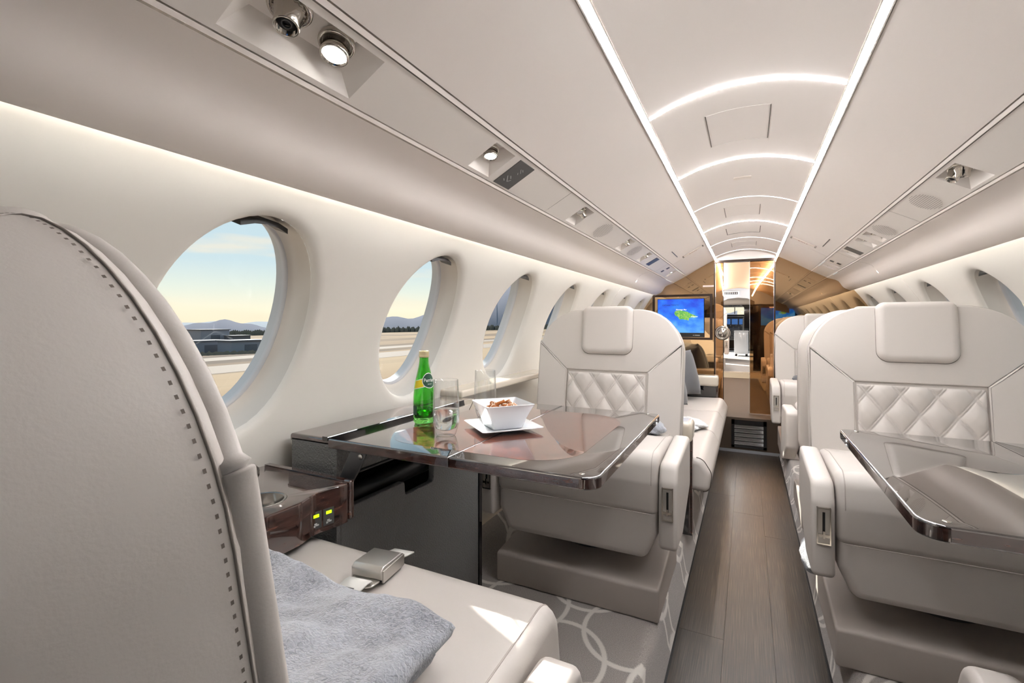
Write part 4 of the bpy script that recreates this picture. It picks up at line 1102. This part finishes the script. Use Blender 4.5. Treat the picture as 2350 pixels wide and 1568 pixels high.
prism('tongue_plate', roundpoly([(-.028, -.034), (.028, -.034), (.024, -.056), (.016, -.062), (-.022, -.062), (-.028, -.05)], .004, 3), 0.002, .005, .001, 'steel', bk, 'z', 2)
def strap(path, w, name):
    v = []; f = []
    for i, (y, z) in enumerate(path):
        for a, dz in ((-w / 2, 0), (w / 2, 0), (w / 2, .003), (-w / 2, .003)): v.append((a + .004 * math.sin(i * .9), y, z + dz))
    for i in range(len(path) - 1):
        for k in range(4): f.append((4 * i + k, 4 * i + 4 + k, 4 * i + 4 + (k + 1) % 4, 4 * i + (k + 1) % 4))
    f += [(3, 2, 1, 0), tuple(4 * (len(path) - 1) + k for k in range(4))]
    return mesh_obj(name, v, f, 'belt_web', bk)
wb_ = strap([(-.05, .006), (-.058, .013), (-.07, .015), (-.09, .012), (-.115, .006), (-.15, .003)], .044, 'belt_webbing')
MB().box(-.010, .012, -.1, -.086, .0152, .0156).build('belt_tag', 'sign_dark', bk)
strap([(.03, .004), (.045, .006), (.06, .003), (.085, -.004)], .044, 'belt_webbing')
# ---------------------------------------------------------------- divan and its end cabinets, port side
def end_cabinet(y, label, up=False):
    root = empty('divan_end_cabinet', (0, y, 0)); tag(root, label, 'cabinet')
    MB().box(-1.05, -.245, 0, .05, RF, .63).build('cabinet_side', 'black_gloss', root)
    prism('edge_trim', roundpoly([(-.262, RF + .01), (-.244, RF + .01), (-.244, .63), (-.262, .63)], .003, 2), -.004, .054, .002, 'dark_wood', root, 'y', 2)
    rbox('arm_cap', (-.66, .02, .665), (.84, .14, .10), .022, 'cream_gloss', root, 4)
    if up:
        for k in range(2): MB().box(-.60, -.27, -.03 + .035 * k, -.005 + .035 * k, .7155, .718).build('top_reflection', 'tan_panel' if k else 'black_gloss', root)  # black and tan strips draw reflections on the cap top as colour
    return root
end_cabinet(2.47, 'black glossy cabinet with cream cap at the aft end of the divan')
end_cabinet(4.72, 'black glossy cabinet with cream cap at the forward end of the divan, against the mirror', True)
dv = empty('divan', (0, 2.54, 0)); tag(dv, 'long cream leather divan along the port wall', 'divan')
sp_ = roundpoly([(-.95, .36), (-.172, .345), (-.160, .44), (-.205, .515), (-.62, .505), (-.95, .49)], [.034, .034, .06, .05, .1, .034], 7)
Ld = 4.70 - 2.54
for k in range(3):
    a, b = Ld * k / 3, Ld * (k + 1) / 3
    c = prism('seat_cushion', sp_, a + .001, b - .001, .014 if k else .03, 'leather', dv, 'y', 4, r1=.014)
tube('piping', [(p[0], .022, p[1]) for p in sp_ if p[0] > -.6] , .002, 'seam', dv, 6)
bs = roundpoly([(-1.05, .45), (-.62, .45), (-.64, .52), (-.78, .98), (-.86, 1.0), (-1.02, .95)], [.02, .02, .05, .05, .04, .02], 6)
for k in range(3):
    a, b = Ld * k / 3, Ld * (k + 1) / 3; prism('back_cushion', bs, max(a + .001, .03), min(b - .001, Ld - .06), .02, 'leather', dv, 'y', 4)
MB().box(-1.02, -.30, 0, Ld, RF, .36).build('divan_base', 'black_leather', dv)
def cushion(x, y, z, w, rot, m, label):
    o = pillow('scatter_cushion', w, w, .20, m, None, (x, y, z), rot); tag(o, label, 'cushion', 'grey scatter cushions'); return o
cushion(-.58, 3.80, .515 + .235, .42, (math.radians(-18), 0, math.radians(62)), 'pillow_grey', 'grey square cushion leaning at the middle of the divan')
cushion(-.56, 4.46, .515 + .235, .42, (math.radians(-18), 0, math.radians(50)), 'pillow_grey', 'grey square cushion at the divan end by the mirror')
# white fur throw on the divan
def lump(name, w, l, h, m, loc, label, cat, rz=0, seed=1):
    random.seed(seed); ph = [random.uniform(0, 6) for _ in range(8)]
    def fn(i, j):
        a = 2 * PI * i; b = PI * (j - .5); r = 1 + .10 * math.sin(3 * a + ph[0]) + .08 * math.sin(5 * a + 4 * b + ph[1]) + .06 * math.sin(9 * a + ph[2]) * math.cos(7 * b + ph[3]) + .03 * math.sin(23 * a + 17 * b)
        z = math.sin(b) * h / 2 * (1 if b > 0 else .6) * (1 + .15 * math.sin(4 * a + ph[4])); return (math.cos(a) * math.cos(b) * w / 2 * r, math.sin(a) * math.cos(b) * l / 2 * r, z + h * .3)
    o = grid(name, fn, 64, 28, m); o.location = loc; o.rotation_euler = (0, 0, rz); return tag(o, label, cat)
lump('fur_throw', .22, .34, .07, 'fur_white', (-.36, 3.30, .512), 'white fur throw bunched on the divan seat', 'throw', .3, 3)
lump('grey_throw', .12, .14, .08, 'fleece', (-.37, 2.06, RF + .578), 'grey fleece throw tucked on the seat behind the bottle table', 'throw', .2, 5)
lump('aisle_throw', .11, .20, .19, 'fleece', (.262, 2.40, .125), 'grey fleece bundle spilling onto the aisle edge beside the starboard seats', 'throw', .1, 8)
lump('lap_throw', .20, .16, .09, 'pillow_grey', (XR - .13, 4.50, RF + .56), 'small blue grey throw on the seat close to the mirrored bulkhead', 'throw', .1, 9)
# map display on the bulkhead
tv_ = empty('map_display', (-.60, YB - .012, 1.25)); tag(tv_, 'wall screen showing a blue sea map with a green island on the mirrored bulkhead', 'screen')
def frame(name, x0, x1, z0, z1, w, y0, y1, m, parent):
    MB().box(x0, x1, y0, y1, z0, z0 + w).box(x0, x1, y0, y1, z1 - w, z1).box(x0, x0 + w, y0, y1, z0 + w, z1 - w).box(x1 - w, x1, y0, y1, z0 + w, z1 - w).build(name, m, parent)
frame('surround', -.285, .288, -.22, .236, .022, -.012, .010, 'bronze_trim', tv_)
MB().box(-.263, .266, -.004, .004, -.198, .214).build('mirror_mat', 'bronze_mirror', tv_)
SX0, SX1, SZ0, SZ1 = -.232, .216, -.195, .192
MB().box(SX0, SX1, -.028, -.004, SZ0, SZ1).build('screen_case', 'screen_black', tv_)
scr = grid('screen', lambda i, j: (SX0 + .004 + (SX1 - SX0 - .008) * i, -.0286, SZ0 + .045 + (SZ1 - SZ0 - .049) * j), 4, 4, 'map_screen', tv_, False, True)
isl = [(-.098, .028), (-.085, .050), (-.05, .056), (-.01, .050), (.03, .040), (.065, .018), (.10, .004), (.118, -.008), (.10, -.018), (.06, -.016), (.04, -.030), (.045, -.048), (.01, -.040), (-.02, -.034), (-.045, -.038), (-.06, -.012), (-.088, .004)]
io = roundpoly([(a - .0 + .03, b + .02) for a, b in isl], .008, 3)
mesh_obj('island', [(a, -.0289, b) for a, b in io], [tuple(range(len(io)))], 'map_island', scr, False)
def tv_text(s, size, x, z, m):
    a, b = text_mesh(s, size); mesh_obj('map_lettering', [(p + x, -.0292, q + z) for p, q, r in a], b, m, scr, False)
tv_text('CAYMAN TRENCH', .019, -.105, .128, 'map_text'); tv_text('Montego Bay', .019, .0, .082, 'map_text_white'); tv_text('Kingston', .017, .125, .012, 'map_text_white')
MB().box(.11, .125, -.0292, -.0284, -.176, -.172).box(.13, .175, -.0292, -.0284, -.177, -.171).build('maker_mark', 'icon_grey', tv_)
# aft screen seen in the mirrors
ta = empty('aft_screen', (.70, YA + .02, 1.40)); tag(ta, 'blue map screen on the black aft bulkhead, seen reflected', 'screen')
MB().box(-.19, .19, -.012, .006, -.16, .16).build('screen_case', 'screen_black', ta)
grid('screen', lambda i, j: (.18 - .36 * i, .0066, -.145 + .29 * j), 2, 2, 'map_screen', ta, False, True)
mesh_obj('island', [(-a * .8, .0072, b * .8) for a, b in io], [tuple(reversed(range(len(io))))], 'map_island', ta, False)

# ---------------------------------------------------------------- forward cabin, galley and cockpit beyond the doorway
def sh(y): return -.034 * (y - 5.1)
YF, YG, YK = 5.1, 10.4, 14.6
def tube_shell(name, y0, y1, prof, m, kind=True, parent=None):
    v = []; f = []
    for x, z in prof: v += [(x + sh(y0), y0, z), (x + sh(y1), y1, z)]
    for i in range(len(prof) - 1): f.append((2 * i, 2 * i + 1, 2 * i + 3, 2 * i + 2))
    o = mesh_obj(name, v, f, m, parent)
    if parent is None: struct(o)
    return o
arch = [(math.cos(PI * k / 24) * 1.07, .82 + math.sin(PI * k / 24) * 1.07) for k in range(25)]
tube_shell('ceiling_forward', YF, YG, [p for p in arch if p[1] > 1.42], 'tan_panel')  # tint of bronze glass is put into the ceiling colour as tan
for s, nm in ((1, 'wall_right_forward'), (-1, 'wall_left_forward')):
    side = [p for p in arch if p[1] <= 1.45 and p[0] * s > 0]; side.sort(key=lambda p: p[1]); tube_shell(nm, YF, YG, [(s * 1.06, .3)] + side + [(s * .85, 1.47)], 'wall_cloth')
ff = tube_shell('floor_forward', YF - .02, 8.3, [(-1.07, .14), (-.30, .14), (-.27, .32), (.25, .32), (.28, .14), (1.07, .14)], 'carpet_brown')
smooth_by_angle(ff, 20)
tube_shell('floor_galley', 8.3, 11.2, [(-1.07, .32), (-1.07, .42), (1.07, .42)], 'carpet_plain')
MB().box(-.33 + sh(8.3), .33 + sh(8.3), 8.285, 8.30, .405, .424).build('step_edge', 'cream_gloss', bpy.data.objects['floor_galley'])
tube_shell('floor_vestibule', 11.2, YK, [(-1.07, .42), (1.07, .42)], 'carpet')
for s in (-1, 1):
    o = tube('cabin_light_strip', [(s * .255 + sh(y) , y, 1.795 - max(0, y - 8.6) * .04) for y in (5.2, 6, 7, 8, 9, 10, 10.3)], .010, 'led')
    tag(o, 'slim light strip on the tan forward cabin ceiling, %s side' % ('knob' if s < 0 else 'tinted glass'), 'light strip')
# galley: lower grey ceiling arch and black cabinets
gal = struct(empty('wall_galley', (sh(YG), YG, 0)))
prism('galley_arch', [(-.9, 1.3), (-.30, 1.3), (-.30, 1.62), (-.18, 1.68), (0, 1.70), (.18, 1.68), (.30, 1.62), (.30, 1.3), (.9, 1.3), (.9, 1.9), (-.9, 1.9)], 0, .06, 0, 'grey_panel', gal, 'y', smooth=False)
struct(MB().box(-1.2, .9, YG + .06, YK, 1.70, 1.74).build('ceiling_galley', 'headliner'))
vt = empty('ceiling_vent', (sh(YG) - .12, YG - .012, 1.79)); tag(vt, 'white framed ventilation outlet over the galley entrance', 'vent')
rbox('vent_frame', (0, 0, 0), (.30, .016, .09), .007, 'placard', vt); MB().box(-.125, .125, -.0095, -.0075, -.026, .026).build('vent_mouth', 'black_plastic', vt)
for k in range(7): MB().box(-.105 + k * .034 - .006, -.105 + k * .034 + .006, -.0115, -.0095, -.018, .018).build('vent_louvre', 'grey_panel', vt)
def cabinet(name, x0, x1, y0, y1, z0, z1, label, doors=2):
    root = empty(name, ((x0 + x1) / 2, y0, z0)); tag(root, label, 'cabinet'); w = (x1 - x0) / 2; MB().box(-w, w, 0, y1 - y0, 0, z1 - z0).build('cabinet_body', 'black_gloss', root)
    for k in range(doors):
        a = (z1 - z0) * k / doors; d = MB().box(-w + .01, w - .01, -.012, -.001, a + .01, a + (z1 - z0) / doors - .01).build('door', 'black_gloss', root)
        MB().box(-.04, .04, -.02, -.012, a + (z1 - z0) / doors - .06, a + (z1 - z0) / doors - .045).build('handle', 'steel', d)
    return root
cabinet('galley_cabinet', .30 + sh(10.4), .72, 10.48, 11.4, .42, 1.66, 'tall black glossy galley cabinet on the starboard side', 3)
cabinet('galley_cabinet', -.80 + sh(10.4), -.30 + sh(10.4), 10.48, 11.4, .42, 1.66, 'tall black glossy galley cabinet on the port side', 3)
cb = cabinet('media_cabinet', .08, .62, 8.6, 9.0, .42, 1.50, 'wide black cabinet with a blue map screen behind the tinted glass door', 1)
grid('screen', lambda i, j: (-.16 + .36 * i, -.016, .74 + .28 * j), 2, 2, 'map_screen', cb, False, True)
ps = empty('map_screen_panel', (-.46 + sh(10.36), YG - .032, 1.18)); tag(ps, 'small green and blue map screen on the port side before the galley', 'screen')
MB().box(-.12, .12, 0, .03, -.16, .22).build('screen_case', 'screen_black', ps); grid('screen', lambda i, j: (-.11 + .22 * i, -.001, -.14 + .34 * j), 2, 2, 'map_island', ps, False, True)
# seats of the forward cabin
FG = 'cream leather seats in the forward cabin'
def fseat(x, y, rz, lab, z): 
    o = copy_tree(seat0); o.location = (x, y, z); o.rotation_euler = (0, 0, rz); tag(o, lab, 'seat', FG)
fseat(-.74, 6.6, 0, 'cream leather seat beyond the bulkhead on the knob side', .14)
fseat(-.66, 8.35, 0, 'cream leather seat beyond the bulkhead on the port side before the galley', .42)
fseat(.57, 5.75, 0, 'cream leather seat first behind the tinted glass door leaf', .14)
fseat(.545, 7.0, 0, 'cream leather seat second behind the tinted glass door leaf', .14)
gc = empty('galley_cart', (sh(12.3) + .11, 12.2, .42)); tag(gc, 'white box cart standing in the vestibule before the cockpit', 'cart')
rbox('cart_body', (0, .2, .31), (.30, .4, .50), .012, 'porcelain', gc); rbox('cart_lid', (0, .2, .58), (.31, .41, .04), .01, 'porcelain', gc)
for a in (-.11, .11): lathe('castor', [(0, 0), (.025, 0), (.025, .05), (0, .05)], 'black_plastic', gc, 12, loc=(a, .05, 0.0))
# cockpit
YC_ = 15.6; cxk = -.37
ck = struct(empty('wall_cockpit', (cxk, YK, 0)))
prism('cockpit_partition', [(-1, .42), (-.28, .42), (-.28, 1.62), (-.20, 1.72), (.20, 1.72), (.28, 1.62), (.28, .42), (1, .42), (1, 2.0), (-1, 2.0)], 0, .05, 0, 'black_gloss', ck, 'y', smooth=False)
struct(MB().box(-1 + cxk, 1 + cxk, YK + .05, YK + 2.6, 2.0, 2.03).build('ceiling_cockpit', 'knob_white')); struct(MB().box(-1 + cxk, 1 + cxk, YK + .05, YK + 2.6, .36, .42).build('floor_cockpit', 'carpet_brown'))
for s in (-1, 1): struct(MB().box(s * 1.0 - .02 + cxk, s * 1.0 + .02 + cxk, YK + .05, YK + 2.6, .4, 2.0).build('wall_%s_cockpit' % ('left' if s < 0 else 'right'), 'cockpit_grey'))
oh = empty('overhead_panel', (cxk, YC_, 1.9)); tag(oh, 'white and grey overhead switch panel in the cockpit', 'instrument panel')
mesh_obj('panel_shell', [(-.5, -.7, .08), (.5, -.7, .08), (.5, .5, -.22), (-.5, .5, -.22)], [(0, 1, 2, 3)], 'knob_white', oh, False)
mesh_obj('switch_field', [(-.16, -.45, .008), (.16, -.45, .008), (.16, .36, -.195), (-.16, .36, -.195)], [(0, 1, 2, 3)], 'cockpit_grey', oh, False)
for i in range(7):
    for j in range(5):
        t = .1 + .8 * j / 4; lathe('switch_knob', [(0, -.02), (.011, -.018), (.013, 0), (0, 0)], 'cockpit_panel' if (i + j) % 3 else 'knob_white', oh, 8, loc=(-.13 + i * .0433, -.45 + .81 * t, .006 - .203 * t))
ip = empty('instrument_panel', (cxk, YC_ + .75, .9)); tag(ip, 'grey cockpit instrument panel with lit displays and glareshield', 'instrument panel')
MB().box(-.8, .8, 0, .05, .0, .50).build('panel_board', 'cockpit_panel', ip); prism('glareshield', roundpoly([(-.14, .50), (.14, .53), (.14, .56), (-.14, .555)], .01, 3), -.8, .8, .01, 'black_plastic', ip, 'x', 2)
for k in range(5): MB().box(-.5 + k * .21, -.33 + k * .21, -.008, -.001, .25, .42).build('display', 'instrument', ip)
for k in range(14): lathe('dial', [(0, .01), (.018, .008), (.02, 0), (0, 0)], 'knob_white', ip, 10, loc=(-.52 + k * .08, -.001, .16 + .05 * (k % 2)), rot=(PI / 2, 0, 0))
pd = empty('centre_pedestal', (cxk, YC_ - .1, .42)); tag(pd, 'cockpit centre pedestal with throttle levers and white knobs', 'pedestal')
mesh_obj('pedestal_body', [(-.15, 0, 0), (.15, 0, 0), (.15, 0, .30), (-.15, 0, .30), (-.15, .8, 0), (.15, .8, 0), (.15, .8, .62), (-.15, .8, .62)], [(0, 1, 2, 3), (3, 2, 6, 7), (0, 3, 7, 4), (1, 5, 6, 2), (4, 7, 6, 5)], 'cockpit_grey', pd, False)
MB().box(-.13, .13, -.012, -.001, .02, .26).build('pedestal_front', 'carpet_brown', pd)
for i in range(5):
    for j in range(6): lathe('pedestal_knob', [(0, .03), (.012, .028), (.014, 0), (0, 0)], 'knob_white' if (i * 7 + j) % 4 else 'cockpit_panel', pd, 8, loc=(-.11 + i * .055, .08 + j * .12, .33 + j * .048))
for k in range(3): tube('throttle_lever', [(-.04 + k * .04, .45, .47), (-.04 + k * .04, .40, .60)], .009, 'knob_white', pd, 8)
for s, nm in ((-1, 'port'), (1, 'starboard')):
    p_ = empty('pilot_seat', (cxk + s * .44, YC_ - .25, .42)); tag(p_, 'grey pilot seat on the %s side of the cockpit' % nm, 'seat', 'pilot seats')
    prism('seat_back', roundpoly([(-.22, .25), (.22, .25), (.20, .95), (-.20, .95)], .06, 4), -.10, 0, .02, 'cockpit_grey', p_, 'y', 3); prism('headrest', roundpoly([(-.12, .97), (.12, .97), (.11, 1.12), (-.11, 1.12)], .04, 4), -.09, -.01, .02, 'cockpit_grey', p_, 'y', 3)
    rbox('seat_cushion', (0, .2, .28), (.44, .42, .12), .03, 'cockpit_grey', p_); rbox('armrest', (-s * .23, .12, .52), (.05, .3, .06), .02, 'cockpit_panel', p_); MB().box(-.12, .12, 0, .3, 0, .22).build('seat_base', 'cockpit_panel', p_)
ws = struct(empty('window_21', (cxk, YC_ + .95, 1.48)))
for k in range(4): MB().box(-.8 + k * .4 + .012, -.4 + k * .4 - .012, 0, .008, 0, .42).build('pane', 'pane', ws)
for k in range(5): MB().box(-.8 + k * .4 - .012, -.8 + k * .4 + .012, -.01, .02, 0, .42).build('windscreen_post', 'cockpit_grey', ws)
# ---------------------------------------------------------------- the airfield outside
TILT = math.radians(1.35)
def gz(x): return -3.0 + x * math.tan(TILT)       # the aircraft stands slightly rolled, ground falls away to port
g = mesh_obj('ground', [(-6000, -6000, gz(-6000)), (6000, -6000, gz(6000) * 0 - 3.0), (6000, 9000, -3.0), (-6000, 9000, gz(-6000)), (0, -6000, -3.0), (0, 9000, -3.0)], [(0, 4, 5, 3), (4, 1, 2, 5)], 'airfield', None, False); struct(g)
for x0, x1, lab in ((-62, -50, 'pale taxiway strip nearer the aircraft'), (-84, -74, 'pale taxiway strip further out on the airfield'),):
    o = mesh_obj('taxiway', [(x0, -300, gz(x0) + .02), (x1, -300, gz(x1) + .02), (x1, 700, gz(x1) + .02), (x0, 700, gz(x0) + .02)], [(0, 1, 2, 3)], 'taxiway', None, False); tag(o, lab, 'taxiway')
def shed(x, y, w, l, h, m, label):
    root = empty('airfield_shed', (x, y, gz(x))); tag(root, label, 'building'); MB().box(-w / 2, w / 2, -l / 2, l / 2, -.5, h).build('walls', m, root)
    MB().box(-w / 2 - .3, w / 2 + .3, -l / 2 - .3, l / 2 + .3, h, h + .25).build('roof', 'hangar_dark', root); MB().box(w / 2, w / 2 + .05, -1.5, 1.5, 0, h * .7).build('door', 'hangar_dark', root)
def at_dir(px, dist):   # point at a distance along a bearing, used for far things only
    a = YAW - math.atan((px - 1175) / FPX); return (-math.sin(a) * dist, math.cos(a) * dist)
for px, dist, w, l, h, m, lab in ((478, 190, 8, 9.5, 5.6, 'hangar', 'large grey windowless airfield building'), (545, 186, 5, 6, 3.4, 'hangar_dark', 'small dark shed beside the large grey building'), (470, 128, 5, 7, 2.6, 'hangar', 'long low grey shed'), (560, 124, 5, 9, 2.5, 'hangar', 'long low grey shed beside scrub bushes')):
    x, y = at_dir(px, dist); shed(x, y, w, l, h, m, lab)
# scrub line and far tree line
def ridge(name, pxs, dist, base, hfun, m, label=None, kind=None, depth=.3):
    v = []; f = []
    for px in pxs:
        for k, (dd, hh) in enumerate(((1, 0), (1 + depth * .5, 1), (1 + depth, 0))):
            x, y = at_dir(px, dist * dd); zb = gz(min(x, 0)); v.append((x, y, zb - dist * .002 + (hfun(px) if hh else 0)))
    n = len(pxs)
    for i in range(n - 1):
        for k in range(2): f.append((3 * i + k, 3 * i + 3 + k, 3 * i + 4 + k, 3 * i + 1 + k))
    o = mesh_obj(name, v, f, m)
    if kind: o['kind'] = kind
    if label: o['label'] = label
    return o
random.seed(4)
ph = [random.uniform(0, 6.28) for _ in range(12)]
def nz_(x): return math.sin(x * .11 + ph[0]) * .4 + math.sin(x * .047 + ph[1]) * .4 + math.sin(x * .29 + ph[2]) * .2
ridge('scrub', range(420, 680, 4), 108, 0, lambda p: .8 + .25 * nz_(p * 7) + .12 * math.sin(p * 2.7), 'foliage', 'dark scrub in front of the low sheds', 'stuff', .08)
ridge('tree_line', range(-400, 1700, 2), 900, 0, lambda p: 11 + 2.2 * nz_(p * 5) + 1.2 * math.sin(p * 1.9) + .8 * math.sin(p * 3.7), 'foliage', 'dark line of trees across the plain', 'stuff', .05)
ridge('mountain_near', range(-600, 1700, 12), 5000, 0, lambda p: 60 + 55 * (1 + nz_(p * .33)) + 500 * math.exp(-((p - 1230) / 190) ** 2), 'mountain_haze', None, 'structure', .25)
ridge('mountain_range', range(-600, 1700, 12), 7600, 0, lambda p: 190 + 70 * nz_(p * .25 + 2), 'mountain_far_haze', None, 'structure', .3)
